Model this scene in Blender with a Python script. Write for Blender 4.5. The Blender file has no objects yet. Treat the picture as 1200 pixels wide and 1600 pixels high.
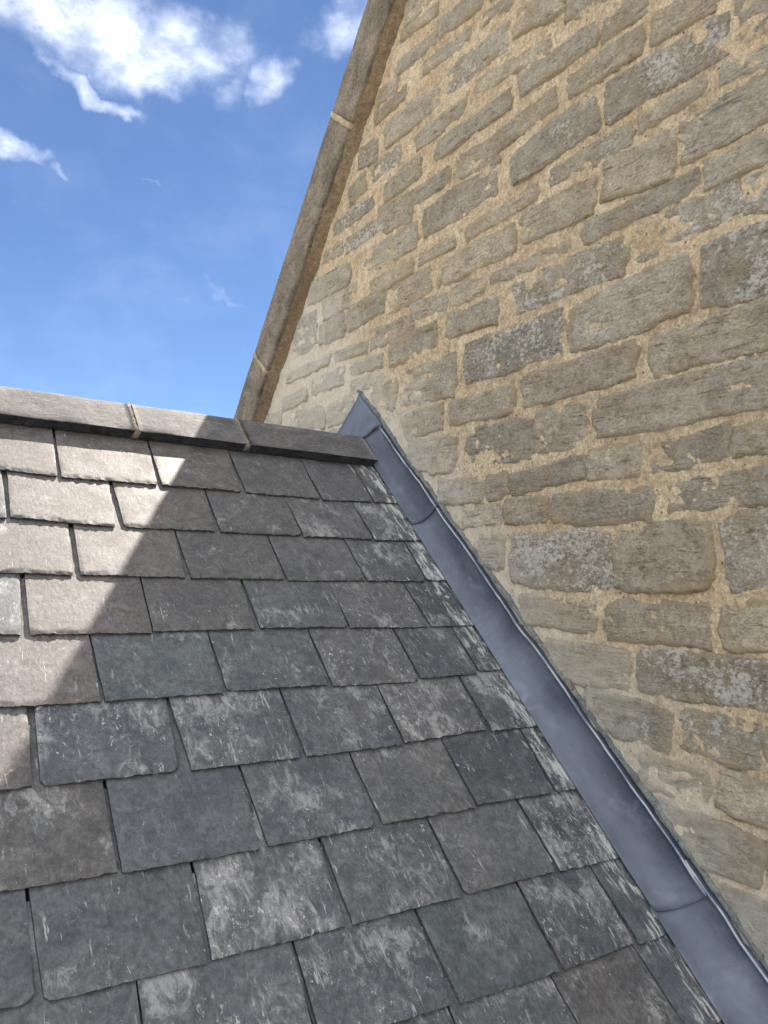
import bpy, math, random
import numpy as np
from mathutils import Vector, Matrix

random.seed(7)
rng = np.random.default_rng(11)
scene = bpy.context.scene
COL = scene.collection

# ------------------------------------------------------------------ camera
PITCH = math.radians(42.5486)                      # pitch of the slate roof
CAM = Vector((-1.78, 0.0, 5.0))
cam_d = bpy.data.cameras.new('camera'); cam = bpy.data.objects.new('camera', cam_d)
COL.objects.link(cam); scene.camera = cam
cam_d.sensor_fit = 'HORIZONTAL'; cam_d.sensor_width = 36.0
cam_d.lens = 36.0 * 1237.458 / 1200.0
cam_d.clip_start = 0.05; cam_d.clip_end = 3000
Rm = Matrix(((0.83350398, -0.06711159, -0.54842242),
             (-0.55212485, -0.06394926, -0.83130540),
             (0.02071902, 0.99569399, -0.09035594)))
cam.matrix_world = Matrix.Translation(CAM) @ Rm.to_4x4()

# ------------------------------------------------------------------ light
SUN = Vector((0.4368, 0.3933, 0.8090)).normalized()
sd = bpy.data.lights.new('sun', 'SUN'); sd.energy = 3.2; sd.angle = math.radians(0.53)
sd.color = (1.0, 0.915, 0.81)
sun = bpy.data.objects.new('sun', sd); COL.objects.link(sun)
sun.rotation_euler = SUN.to_track_quat('Z', 'Y').to_euler()
sun.location = (8, 8, 16)

world = bpy.data.worlds.new('World'); scene.world = world; world.use_nodes = True
vs = scene.view_settings
scene.display_settings.display_device = 'sRGB'
vs.view_transform = 'Standard'; vs.look = 'None'; vs.gamma = 1.0; vs.use_curve_mapping = False
vs.exposure = 1.8
SKY_STRENGTH = 0.0495


class NT:
    """small node-tree helper"""
    def __init__(s, tree):
        s.t = tree; s.t.nodes.clear()

    def n(s, typ, **kw):
        nd = s.t.nodes.new(typ)
        ins = kw.pop('i', {})
        for k, v in kw.items():
            setattr(nd, k, v)
        for k, v in ins.items():
            s.set(nd.inputs[k], v)
        return nd

    def set(s, sock, v):
        if isinstance(v, bpy.types.NodeSocket):
            s.t.links.new(v, sock)
        elif isinstance(v, bpy.types.Node):
            s.t.links.new(v.outputs[0], sock)
        else:
            if sock.type == 'RGBA' and len(v) == 3:
                v = (*v, 1)
            sock.default_value = v

    def m(s, op, a, b=0.0, c=0.0, clamp=False):
        nd = s.t.nodes.new('ShaderNodeMath'); nd.operation = op; nd.use_clamp = clamp
        s.set(nd.inputs[0], a); s.set(nd.inputs[1], b); s.set(nd.inputs[2], c)
        return nd.outputs[0]

    def vm(s, op, a, b=(0, 0, 0)):
        nd = s.t.nodes.new('ShaderNodeVectorMath'); nd.operation = op
        s.set(nd.inputs[0], a); s.set(nd.inputs[1], b)
        return nd.outputs['Value'] if op in ('DOT_PRODUCT', 'LENGTH') else nd.outputs[0]

    def ss(s, x, lo, hi, o0=0.0, o1=1.0):
        nd = s.t.nodes.new('ShaderNodeMapRange'); nd.interpolation_type = 'SMOOTHSTEP'
        s.set(nd.inputs[0], x); s.set(nd.inputs[1], lo); s.set(nd.inputs[2], hi)
        s.set(nd.inputs[3], o0); s.set(nd.inputs[4], o1)
        return nd.outputs[0]

    def noise(s, vec, scale, detail=4, rough=0.55, dist=0.0):
        nd = s.t.nodes.new('ShaderNodeTexNoise')
        s.set(nd.inputs['Vector'], vec)
        nd.inputs['Scale'].default_value = scale; nd.inputs['Detail'].default_value = detail
        nd.inputs['Roughness'].default_value = rough; nd.inputs['Distortion'].default_value = dist
        return nd.outputs[0]

    def mix(s, f, a, b, blend='MIX'):
        nd = s.t.nodes.new('ShaderNodeMix'); nd.data_type = 'RGBA'; nd.blend_type = blend
        s.set(nd.inputs[0], f); s.set(nd.inputs[6], a); s.set(nd.inputs[7], b)
        return nd.outputs[2]

    def tone(s, col, fac, lo, hi, d, l):
        """multiply a colour by d..l as fac goes lo..hi"""
        v = s.ss(fac, lo, hi, d, l)
        return s.mix(1.0, col, s.n('ShaderNodeCombineColor', i={0: v, 1: v, 2: v}), 'MULTIPLY')

    def scale(s, vec, xyz):
        nd = s.t.nodes.new('ShaderNodeMapping')
        s.set(nd.inputs[0], vec); nd.inputs[3].default_value = xyz
        return nd.outputs[0]


# world: clear Nishita sky with scattered cumulus, wisps and added off-view fill clouds (directions, not pixels)
w = NT(world.node_tree)
sky = w.n('ShaderNodeTexSky', sky_type='NISHITA', sun_disc=False,
          sun_elevation=math.asin(SUN.z), sun_rotation=math.atan2(SUN.x, SUN.y))
sky.air_density = 0.75; sky.dust_density = 0.0; sky.ozone_density = 4.6; sky.altitude = 1500
wd = w.n('ShaderNodeTexCoord').outputs['Generated']
n_big = w.noise(w.scale(wd, (1, 1, 1.5)), 8.0, 6, 0.58, 0.15)
n_fine = w.noise(w.scale(wd, (1.0, 1, 1.5)), 24.0, 7, 0.6, 0.1)
n_mixed = w.m('ADD', w.m('MULTIPLY', n_big, 0.6), w.m('MULTIPLY', n_fine, 0.4))
# (centre direction, half width, half height, tilt degrees, density)
CLOUDS = [((0.195, 0.800, 0.572), .135, .060, -8, 1.0), ((0.100, 0.812, 0.574), .085, .030, -12, .75),
          ((0.255, 0.785, 0.570), .080, .048, -4, .8), ((0.183, 0.838, 0.513), .060, .014, -25, .95), ((0.215, 0.81, 0.548), .07, .030, -25, .95),
          ((0.3539, 0.7523, 0.5557), .034, .034, 30, .80), ((0.3965, 0.6894, 0.6062), .042, .044, -60, .72),
          ((0.100, 0.890, 0.446), .046, .016, -12, .75), ((0.148, 0.893, 0.427), .018, .008, -20, .40),
          ((0.2319, 0.8705, 0.4342), .009, .005, -20, .38),
          ((0.3463, 0.8754, 0.3373), .036, .008, -10, .38), ((0.38, 0.875, 0.325), .028, .006, -8, .25)]
w1 = w.n('ShaderNodeTexNoise', i={'Vector': wd, 'Scale': 6.0, 'Detail': 3.0}).outputs[1]
w2 = w.n('ShaderNodeTexNoise', i={'Vector': wd, 'Scale': 19.0, 'Detail': 5.0}).outputs[1]
wdw = w.vm('ADD', wd, w.vm('MULTIPLY', w.vm('SUBTRACT', w1, (.5, .5, .5)), (.10, .10, .10)))
wdw = w.vm('ADD', wdw, w.vm('MULTIPLY', w.vm('SUBTRACT', w2, (.5, .5, .5)), (.085, .085, .085)))
cov = None
for c, hw, hh, tilt, dens in CLOUDS:
    c = Vector(c).normalized(); r = c.cross(Vector((0, 0, 1))).normalized(); u = r.cross(c)
    t = math.radians(tilt); r2 = r * math.cos(t) + u * math.sin(t); u2 = -r * math.sin(t) + u * math.cos(t)
    a = w.vm('DOT_PRODUCT', wdw, tuple(r2 / hw)); b = w.vm('DOT_PRODUCT', wdw, tuple(u2 / hh))
    f = w.m('GREATER_THAN', w.vm('DOT_PRODUCT', wd, tuple(c)), 0.0)
    rr = w.m('SQRT', w.m('ADD', w.m('MULTIPLY', a, a), w.m('MULTIPLY', b, b)))
    e = w.m('MULTIPLY', w.m('MULTIPLY', w.ss(rr, 0.1, 1.55, 1.0, 0.0), dens), f)
    cov = e if cov is None else w.m('MAXIMUM', cov, e)
edge = w.ss(w.m('ADD', cov, w.m('MULTIPLY', w.m('SUBTRACT', n_mixed, 0.5), 2.0)), 0.10, 1.35)
dens = w.m('MULTIPLY', w.m('MULTIPLY', edge, w.ss(cov, 0.0, 0.5)), w.ss(n_fine, 0.36, 0.64, 0.24, 0.36))
# bright cumulus added out of view to fill the shaded surfaces
field = w.noise(w.scale(wd, (1, 1, 1.9)), 2.6, 6, 0.6, 0.2)
away = w.ss(w.vm('DOT_PRODUCT', wd, tuple(Vector((0.22, 0.86, 0.42)).normalized())), 0.72, 0.88, 1.0, 0.0)
above = w.ss(w.n('ShaderNodeSeparateXYZ', i={0: wd}).outputs[2], 0.0, 0.06)
rest = w.m('MULTIPLY', w.m('MULTIPLY', w.ss(field, 0.43, 0.56), away), w.m('MULTIPLY', above, 0.92))
veil = w.m('MULTIPLY', w.ss(n_big, 0.42, 0.8), 0.03)
dens = w.m('MAXIMUM', w.m('MAXIMUM', dens, rest), veil)
shade = w.ss(n_fine, 0.3, 0.7, 0.84, 1.0)
ccol = w.mix(1.0, (18.4, 18.6, 19.0, 1), w.n('ShaderNodeCombineColor', i={0: shade, 1: shade, 2: shade}), 'MULTIPLY')
skyc = w.mix(dens, sky.outputs[0], ccol)
bg = w.n('ShaderNodeBackground', i={0: skyc, 1: SKY_STRENGTH})
w.n('ShaderNodeOutputWorld', i={0: bg})


# ------------------------------------------------------------------ noise in numpy
def _hash(ix, iy, iz, seed):
    h = (ix.astype(np.int64) * 374761393 + iy.astype(np.int64) * 668265263 + iz.astype(np.int64) * 2147483647 + seed * 974711)
    h = (h ^ (h >> 13)) * 1274126177 & 0x7fffffff
    h = (h ^ (h >> 16)) & 0xffff
    return h / 65535.0


def vnoise(x, y, z=0.0, seed=0):
    x, y, z = np.broadcast_arrays(np.asarray(x, float), np.asarray(y, float), np.asarray(z, float))
    ix, iy, iz = np.floor(x), np.floor(y), np.floor(z)
    fx, fy, fz = x - ix, y - iy, z - iz
    fx = fx * fx * (3 - 2 * fx); fy = fy * fy * (3 - 2 * fy); fz = fz * fz * (3 - 2 * fz)
    out = 0
    for a in (0, 1):
        for b in (0, 1):
            for c in (0, 1):
                wgt = (fx if a else 1 - fx) * (fy if b else 1 - fy) * (fz if c else 1 - fz)
                out = out + wgt * _hash(ix + a, iy + b, iz + c, seed)
    return out * 2 - 1


def fbm(x, y, z=0.0, oct=3, seed=0, gain=0.5):
    s = 0; a = 1; t = 0
    for o in range(oct):
        s = s + a * vnoise(np.asarray(x) * 2 ** o, np.asarray(y) * 2 ** o, np.asarray(z) * 2 ** o, seed + o * 17); t += a; a *= gain
    return s / t


# ------------------------------------------------------------------ object helpers
def tag(o, label=None, cat=None, group=None, kind=None):
    if label: o['label'] = label
    if cat: o['category'] = cat
    if group: o['group'] = group
    if kind: o['kind'] = kind
    return o


def empty(name, mat=None):
    o = bpy.data.objects.new(name, None); COL.objects.link(o)
    o.empty_display_size = 0.1
    if mat is not None: o.matrix_world = mat
    return o


def mesh_obj(name, verts, faces, mat, parent=None, loc=(0, 0, 0), smooth=True, color=None):
    me = bpy.data.meshes.new(name)
    me.from_pydata([tuple(map(float, v)) for v in verts], [], faces)
    me.update()
    if smooth is True:
        me.polygons.foreach_set('use_smooth', [True] * len(me.polygons))
    elif smooth is not False:
        me.polygons.foreach_set('use_smooth', smooth)
    me.materials.append(mat)
    o = bpy.data.objects.new(name, me); COL.objects.link(o)
    o.location = loc
    if parent: o.parent = parent
    if color: o.color = color
    return o


def grid_faces(nu, nv, off=0):
    return [(off + j * nu + i, off + j * nu + i + 1, off + (j + 1) * nu + i + 1, off + (j + 1) * nu + i)
            for j in range(nv - 1) for i in range(nu - 1)]


def box(x0, x1, y0, y1, z0, z1):
    v = [(x0, y0, z0), (x1, y0, z0), (x1, y1, z0), (x0, y1, z0), (x0, y0, z1), (x1, y0, z1), (x1, y1, z1), (x0, y1, z1)]
    f = [(3, 2, 1, 0), (4, 5, 6, 7), (0, 1, 5, 4), (1, 2, 6, 5), (2, 3, 7, 6), (3, 0, 4, 7)]
    return v, f


# ------------------------------------------------------------------ materials
def material(name):
    m = bpy.data.materials.new(name); m.use_nodes = True
    return m, NT(m.node_tree)


def finish(t, col, rough, height, bump=0.6, dist=0.004, spec=0.4, metal=0.0):
    bs = t.n('ShaderNodeBsdfPrincipled')
    t.set(bs.inputs['Base Color'], col); t.set(bs.inputs['Roughness'], rough)
    t.set(bs.inputs['Specular IOR Level'], spec); t.set(bs.inputs['Metallic'], metal)
    if height is not None:
        b = t.n('ShaderNodeBump', i={'Strength': bump, 'Distance': dist, 'Height': height})
        t.set(bs.inputs['Normal'], b.outputs[0])
    t.n('ShaderNodeOutputMaterial', i={0: bs})


def shifted(t, k=37.0):
    """object coordinates shifted by a per-object random amount, so that no two pieces repeat"""
    tc = t.n('ShaderNodeTexCoord'); oi = t.n('ShaderNodeObjectInfo')
    r = t.m('MULTIPLY', oi.outputs['Random'], k)
    cb = t.n('ShaderNodeCombineXYZ', i={0: r, 1: t.m('MULTIPLY', r, 1.7), 2: t.m('MULTIPLY', r, 0.6)})
    return t.vm('ADD', tc.outputs['Object'], cb.outputs[0]), oi, tc.outputs['Object']


def mat_slate():
    m, t = material('slate')
    p, oi, raw = shifted(t)
    base = oi.outputs['Color']; amt = oi.outputs['Alpha']
    cloud = t.noise(p, 9, 5, 0.6, 0.4)
    col = t.mix(t.ss(cloud, 0.3, 0.7), t.mix(1.0, base, (0.76, 0.78, 0.81, 1), 'MULTIPLY'), t.mix(1.0, base, (1.12, 1.10, 1.08, 1), 'MULTIPLY'))
    # rusty brown and greenish tints
    col = t.mix(t.m('MULTIPLY', t.ss(t.noise(p, 5.3, 3, 0.5), 0.55, 0.75), 0.30), col, (0.115, 0.096, 0.082, 1))
    col = t.mix(t.m('MULTIPLY', t.ss(t.noise(p, 6.7, 3, 0.5, 0.7), 0.58, 0.75), 0.22), col, (0.082, 0.100, 0.098, 1))
    # grain and mottling at the size the eye can still see
    grain = t.noise(t.scale(p, (1, .7, 1)), 105, 5, 0.8, 0.3)
    col = t.tone(col, grain, 0.30, 0.70, 0.66, 1.20)
    col = t.tone(col, t.noise(p, 32, 6, 0.72, 0.8), 0.34, 0.68, 0.74, 1.18)
    # pale lime bloom in soft patches and down-slope streaks
    bloom = t.noise(t.scale(p, (1, .55, 1)), 34, 8, 0.78, 0.9)
    patch = t.noise(p, 7.5, 3, 0.5, 0.3)
    thr = t.m('SUBTRACT', 0.68, t.m('MULTIPLY', amt, 0.13))
    mk = t.ss(t.m('ADD', t.m('MULTIPLY', bloom, 0.62), t.m('MULTIPLY', patch, 0.42)), t.m('SUBTRACT', thr, 0.05), t.m('ADD', thr, 0.07))
    col = t.mix(t.m('MULTIPLY', mk, t.ss(grain, 0.25, 0.6, 0.22, 0.66)), col, (0.40, 0.40, 0.395, 1))
    # small scratches running down the slope and across
    sc = t.noise(t.scale(p, (1, .10, 1)), 130, 3, 0.6, 0.25)
    scm = t.noise(p, 14, 4, 0.6)
    sthr = t.m('SUBTRACT', 0.685, t.m('MULTIPLY', amt, 0.085))
    s1 = t.m('MULTIPLY', t.ss(sc, sthr, t.m('ADD', sthr, 0.05)), t.ss(scm, 0.45, 0.62))
    sc2 = t.noise(t.scale(p, (.08, 1, 1)), 120, 3, 0.6, 0.35)
    s2 = t.m('MULTIPLY', t.ss(sc2, 0.72, 0.78), t.ss(t.noise(p, 11, 3, 0.5), 0.54, 0.66))
    col = t.mix(t.m('MULTIPLY', t.m('MAXIMUM', s1, s2), 0.62), col, (0.48, 0.475, 0.46, 1))
    # crusty white flecks
    fl = t.noise(t.scale(p, (1, .6, 1)), 90, 5, 0.75, 1.0)
    fthr = t.m('SUBTRACT', 0.70, t.m('MULTIPLY', amt, 0.115))
    f1 = t.m('MULTIPLY', t.ss(fl, fthr, t.m('ADD', fthr, 0.03)), t.ss(t.noise(p, 9.3, 3, 0.5), 0.36, 0.58))
    col = t.mix(t.m('MULTIPLY', f1, 0.8), col, (0.56, 0.56, 0.53, 1))
    # round lichen spots
    vo = t.n('ShaderNodeTexVoronoi', i={'Vector': t.vm('ADD', p, t.vm('SCALE', t.n('ShaderNodeTexNoise', i={'Vector': p, 'Scale': 60}).outputs[1], (0, 0, 0))), 'Scale': 26})
    rsz = t.m('MULTIPLY', t.n('ShaderNodeSeparateColor', i={0: vo.outputs['Color']}).outputs[0], 0.30)
    sp = t.m('MULTIPLY', t.ss(t.m('ADD', vo.outputs['Distance'], t.m('MULTIPLY', t.noise(p, 120, 3), 0.12)), rsz, t.m('ADD', rsz, 0.05), 1, 0), t.ss(t.noise(p, 6, 2), 0.52, 0.6))
    sp = t.m('MULTIPLY', sp, t.ss(t.noise(p, 180, 2), 0.3, 0.6))
    col = t.mix(t.m('MULTIPLY', sp, 0.45), col, (0.40, 0.40, 0.38, 1))
    # lime wash-off on the slates that lie beside the lead
    wx = t.n('ShaderNodeSeparateXYZ', i={0: t.n('ShaderNodeNewGeometry').outputs['Position']}).outputs[0]
    near = t.ss(wx, -0.26, -0.06)
    wsh = t.noise(t.scale(p, (1, .22, 1)), 55, 6, 0.7, 0.8)
    wm = t.ss(t.m('ADD', wsh, t.m('MULTIPLY', near, 0.17)), 0.66, 0.73)
    col = t.mix(t.m('MULTIPLY', wm, t.m('MULTIPLY', near, 0.9)), col, (0.52, 0.53, 0.50, 1))
    # cleaved relief
    h = t.m('ADD', t.m('MULTIPLY', t.noise(p, 22, 7, 0.68, 0.5), 0.55), t.m('MULTIPLY', t.noise(t.scale(p, (1, .4, 1)), 110, 4, 0.75), 0.30))
    h = t.m('ADD', h, t.m('MULTIPLY', grain, 0.30))
    h = t.m('ADD', h, t.m('MULTIPLY', f1, 0.15))
    finish(t, col, t.ss(cloud, 0.2, 0.8, 0.50, 0.68), h, 0.42, 0.006, 0.35)
    return m


def mat_stone():
    m, t = material('weathered_stone')
    p, oi, raw = shifted(t, 23.0)
    base = oi.outputs['Color']; amt = oi.outputs['Alpha']
    pos = t.n('ShaderNodeNewGeometry').outputs['Position']
    blot = t.noise(p, 11, 6, 0.65, 0.5)
    col = t.mix(t.ss(blot, 0.3, 0.72), t.mix(1.0, base, (0.80, 0.80, 0.80, 1), 'MULTIPLY'), t.mix(1.0, base, (1.18, 1.17, 1.15, 1), 'MULTIPLY'))
    lam = t.noise(t.scale(p, (1, .30, 1.5)), 62, 7, 0.75, 0.8)     # bedding laminae run along the course
    col = t.mix(t.ss(lam, 0.34, 0.66, 0.45, 0.0), col, t.mix(1.0, col, (0.60, 0.57, 0.52, 1), 'MULTIPLY'))
    # buff stain from the pointing
    col = t.mix(t.m('MULTIPLY', t.ss(t.noise(p, 7, 4, 0.6, 0.6), 0.44, 0.72), 0.65), col, (0.32, 0.25, 0.16, 1))
    grit = t.noise(t.scale(p, (1, 1, 1.7)), 88, 6, 0.82, 0.3)
    col = t.tone(col, grit, 0.30, 0.70, 0.58, 1.42)
    dark = t.noise(t.scale(p, (1, 1, 1.6)), 48, 6, 0.8, 0.6)
    col = t.mix(t.ss(dark, 0.58, 0.68, 0.0, 0.6), col, (0.105, 0.10, 0.085, 1))
    # fine open bedding lines
    cl = t.noise(t.scale(p, (1, .13, 1.7)), 78, 4, 0.65, 0.9)
    clm = t.m('MULTIPLY', t.ss(cl, 0.585, 0.645), t.ss(t.noise(p, 13, 4, 0.6), 0.40, 0.56))
    col = t.mix(t.m('MULTIPLY', clm, 0.62), col, (0.12, 0.105, 0.082, 1))
    # chalky bloom
    col = t.mix(t.m('MULTIPLY', t.ss(t.noise(p, 18, 6, 0.75, 0.5), 0.46, 0.64), 0.42), col, (0.53, 0.50, 0.43, 1))
    # mortar slurry left over the stone's edge
    rim = t.n('ShaderNodeAttribute', attribute_name='rim').outputs['Fac']
    sl = t.m('ADD', t.m('MULTIPLY', t.m('SUBTRACT', t.noise(p, 44, 7, 0.78, 0.5), 0.5), 0.13), t.m('MULTIPLY', t.m('SUBTRACT', t.noise(p, 6, 3, 0.6), 0.54), 0.13))
    slur = t.ss(t.m('SUBTRACT', rim, sl), 0.005, 0.017, 1.0, 0.0)
    mc = t.mix(t.noise(p, 15, 4), (0.42, 0.325, 0.205, 1), (0.54, 0.45, 0.315, 1))
    mc = t.mix(t.ss(t.noise(p, 170, 4, 0.8), 0.35, 0.65, 0, 0.5), mc, t.mix(1.0, mc, (0.6, 0.56, 0.5, 1), 'MULTIPLY'))
    col = t.mix(t.m('MULTIPLY', slur, 0.85), col, mc)
    # lichen crust
    li = t.noise(t.scale(p, (1, 1, 1.4)), 58, 7, 0.8, 0.25); lp = t.noise(p, 8.5, 3, 0.5)
    thr = t.m('SUBTRACT', 0.710, t.m('MULTIPLY', amt, 0.245))
    lm = t.ss(t.m('ADD', t.m('MULTIPLY', li, 0.72), t.m('MULTIPLY', lp, 0.3)), thr, t.m('ADD', thr, 0.035))
    col = t.mix(t.m('MULTIPLY', lm, 0.80), col, (0.70, 0.67, 0.60, 1))
    col = whiten(t, col, pos)
    h = t.m('ADD', t.m('MULTIPLY', t.noise(p, 36, 8, 0.78, 0.4), 1.0), t.m('MULTIPLY', lam, 0.8))
    h = t.m('SUBTRACT', t.m('ADD', h, t.m('MULTIPLY', grit, 0.55)), t.m('MULTIPLY', clm, 0.35)); h = t.m('ADD', h, t.m('MULTIPLY', lm, 0.15))
    finish(t, col, 0.92, h, 1.0, 0.017, 0.15)
    return m


def whiten(t, col, pos):
    """lime smears left on the wall along the new flashing"""
    nrm = (0.0, -math.sin(PITCH), math.cos(PITCH))
    k = -(nrm[1] * CAM.y + nrm[2] * CAM.z) + 1.5
    dw = t.m('ADD', t.vm('DOT_PRODUCT', pos, nrm), k)
    ns = t.noise(pos, 5.0, 6, 0.65, 0.5)
    dd = t.m('ADD', dw, t.m('MULTIPLY', t.m('SUBTRACT', ns, 0.5), 0.55))
    f = t.ss(dd, 0.12, 0.44, 0.80, 0.0)
    f = t.m('MULTIPLY', f, t.ss(t.noise(pos, 34, 5, 0.7), 0.25, 0.62, 0.35, 1.0))
    return t.mix(f, col, (0.60, 0.57, 0.50, 1))


def mat_mortar(name='buff_mortar', c1=(0.45, 0.35, 0.225), c2=(0.565, 0.465, 0.32), wash=True, bump=1.0, chips=1.0):
    m, t = material(name)
    pos = t.n('ShaderNodeNewGeometry').outputs['Position']
    n1 = t.noise(pos, 6, 5, 0.6, 0.3)
    col = t.mix(t.ss(n1, 0.32, 0.68), c1, c2)
    col = t.mix(t.ss(t.noise(pos, 3.1, 4, 0.6), 0.5, 0.75, 0, 0.5), col, (0.36, 0.30, 0.215, 1))
    g = t.noise(pos, 115, 5, 0.82, 0.2)
    col = t.tone(col, t.noise(pos, 40, 6, 0.75, 0.5), 0.32, 0.66, 0.74, 1.22)
    col = t.tone(col, g, 0.30, 0.70, 0.70, 1.30)
    vo = t.n('ShaderNodeTexVoronoi', i={'Vector': t.vm('ADD', pos, t.vm('MULTIPLY', t.n('ShaderNodeTexNoise', i={'Vector': pos, 'Scale': 55.0}).outputs[1], (.012, .012, .012))), 'Scale': 78})
    ch = t.n('ShaderNodeSeparateColor', i={0: vo.outputs['Color']})
    sz = t.ss(vo.outputs['Distance'], 0.16, 0.30, 1, 0)
    agg = t.m('MULTIPLY', sz, t.m('GREATER_THAN', ch.outputs[0], 1 - 0.12 * chips))
    col = t.mix(agg, col, (0.72, 0.66, 0.55, 1))
    agd = t.m('MULTIPLY', sz, t.m('LESS_THAN', ch.outputs[1], 0.045))
    col = t.mix(t.m('MULTIPLY', agd, 0.8), col, (0.07, 0.05, 0.035, 1))
    ago = t.m('MULTIPLY', sz, t.m('LESS_THAN', ch.outputs[2], 0.07))
    col = t.mix(t.m('MULTIPLY', ago, 0.6), col, (0.42, 0.20, 0.09, 1))
    if wash: col = whiten(t, col, pos)
    h = t.m('ADD', t.m('MULTIPLY', t.noise(pos, 30, 6, 0.7, 0.3), 1.0), t.m('MULTIPLY', g, 0.42))
    h = t.m('ADD', h, t.m('MULTIPLY', t.m('SUBTRACT', agg, agd), 0.25))
    finish(t, col, 0.95, h, bump, 0.016, 0.1)
    return m


def mat_lead():
    m, t = material('lead')
    p, oi, raw = shifted(t, 11.0)
    n1 = t.noise(p, 4.5, 4, 0.55, 0.6)
    col = t.mix(t.ss(n1, 0.3, 0.7), (0.056, 0.069, 0.094, 1), (0.104, 0.123, 0.160, 1))
    col = t.mix(t.ss(t.noise(p, 13, 5, 0.6, 0.8), 0.52, 0.78, 0, 0.35), col, (0.20, 0.225, 0.29, 1))
    col = t.mix(t.ss(t.noise(p, 30, 5, 0.7, 1.0), 0.64, 0.74, 0, 0.35), col, (0.085, 0.10, 0.125, 1))
    col = t.mix(t.ss(t.noise(p, 90, 4, 0.7, 0.6), 0.68, 0.74, 0, 0.35), col, (0.34, 0.36, 0.40, 1))
    h = t.m('ADD', t.noise(p, 11, 5, 0.6, 0.6), t.m('MULTIPLY', t.noise(p, 60, 4, 0.7), 0.16))
    col = t.tone(col, t.noise(p, 24, 6, 0.75, 1.2), 0.3, 0.7, 0.93, 1.07)
    finish(t, col, t.ss(n1, 0.3, 0.7, 0.38, 0.52), h, 0.35, 0.01, 0.5, 0.3)
    return m


def mat_ridge():
    m, t = material('ridge_tile_clay')
    p, oi, raw = shifted(t, 17.0)
    n1 = t.noise(p, 9, 6, 0.65, 0.4)
    col = t.mix(t.ss(n1, 0.3, 0.72), (0.082, 0.080, 0.083, 1), (0.155, 0.146, 0.140, 1))
    col = t.mix(t.ss(t.noise(t.scale(p, (.35, 1, 1)), 34, 6, 0.7, 0.9), 0.57, 0.68, 0, 0.45), col, (0.31, 0.30, 0.28, 1))
    g = t.noise(t.scale(p, (.6, 1, 1)), 95, 5, 0.82)
    col = t.tone(col, g, 0.3, 0.7, 0.66, 1.38)
    col = t.mix(t.ss(t.noise(p, 60, 4, 0.7), 0.66, 0.72, 0, 0.7), col, (0.05, 0.05, 0.052, 1))
    h = t.m('ADD', t.noise(p, 26, 6, 0.7), t.m('MULTIPLY', g, 0.4))
    finish(t, col, 0.72, h, 0.7, 0.005, 0.3)
    return m


def mat_coping():
    m, t = material('coping_stone')
    p, oi, raw = shifted(t, 29.0)
    n1 = t.noise(p, 7, 6, 0.68, 0.6)
    col = t.mix(t.ss(n1, 0.32, 0.68), (0.120, 0.105, 0.085, 1), (0.235, 0.205, 0.160, 1))
    g = t.noise(p, 80, 5, 0.82)
    col = t.tone(col, g, 0.3, 0.7, 0.6, 1.4)
    col = t.mix(t.ss(t.noise(p, 33, 5, 0.75, 1.0), 0.60, 0.68, 0, 0.55), col, (0.37, 0.35, 0.31, 1))
    col = t.mix(t.ss(t.noise(p, 19, 5, 0.7, 1.0), 0.60, 0.72, 0, 0.75), col, (0.065, 0.06, 0.06, 1))
    h = t.m('ADD', t.noise(p, 22, 7, 0.7), t.m('MULTIPLY', g, 0.4))
    finish(t, col, 0.93, h, 0.9, 0.012, 0.12)
    return m


M_SLATE = mat_slate(); M_STONE = mat_stone(); M_MORTAR = mat_mortar()
M_RAKE = mat_mortar('brown_rake_mortar', (0.18, 0.13, 0.082), (0.28, 0.21, 0.135), wash=False, chips=0)
M_JOINT = mat_mortar('pale_joint_mortar', (0.34, 0.28, 0.18), (0.43, 0.36, 0.25), wash=False, bump=0.8, chips=0)
M_RJOINT = mat_mortar('ridge_joint_mortar', (0.165, 0.148, 0.125), (0.235, 0.21, 0.175), wash=False, bump=0.6, chips=0)
M_GREY = mat_mortar('grey_pointing', (0.13, 0.145, 0.15), (0.21, 0.225, 0.22), wash=False, chips=0)
M_LEAD_RIM, t_ = material('lead_lip_highlight')
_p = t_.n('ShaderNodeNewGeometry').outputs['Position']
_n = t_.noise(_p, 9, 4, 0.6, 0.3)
finish(t_, t_.mix(t_.ss(_n, 0.35, 0.6), (0.12, 0.145, 0.19, 1), (0.34, 0.37, 0.42, 1)), 0.55, _n, 0.4, 0.004, 0.4, 0.1)  # paler tone stands in for the sky caught on the lip
M_LEAD = mat_lead(); M_RIDGE = mat_ridge(); M_COPING = mat_coping()


def plain(name, c1, c2, scale, rough=0.95):
    m, t = material(name)
    pos = t.n('ShaderNodeNewGeometry').outputs['Position']
    n = t.noise(pos, scale, 8, 0.65)
    finish(t, t.mix(t.ss(n, 0.35, 0.65), c1, c2), rough, n, 0.5, 0.05, 0.1)
    return m


M_GROUND = plain('ground_gravel', (0.34, 0.30, 0.23), (0.42, 0.38, 0.30), 1.5)
M_RIDGE_EDGE = plain('ridge_tile_edge', (0.022, 0.024, 0.030), (0.045, 0.047, 0.055), 30, 0.5)
M_CLEFT = plain('slate_broken_edge_shaded', (0.045, 0.047, 0.052), (0.115, 0.117, 0.12), 140, 0.8)
M_DECK = plain('roof_underlay', (0.03, 0.03, 0.032), (0.05, 0.05, 0.05), 8)

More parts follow.
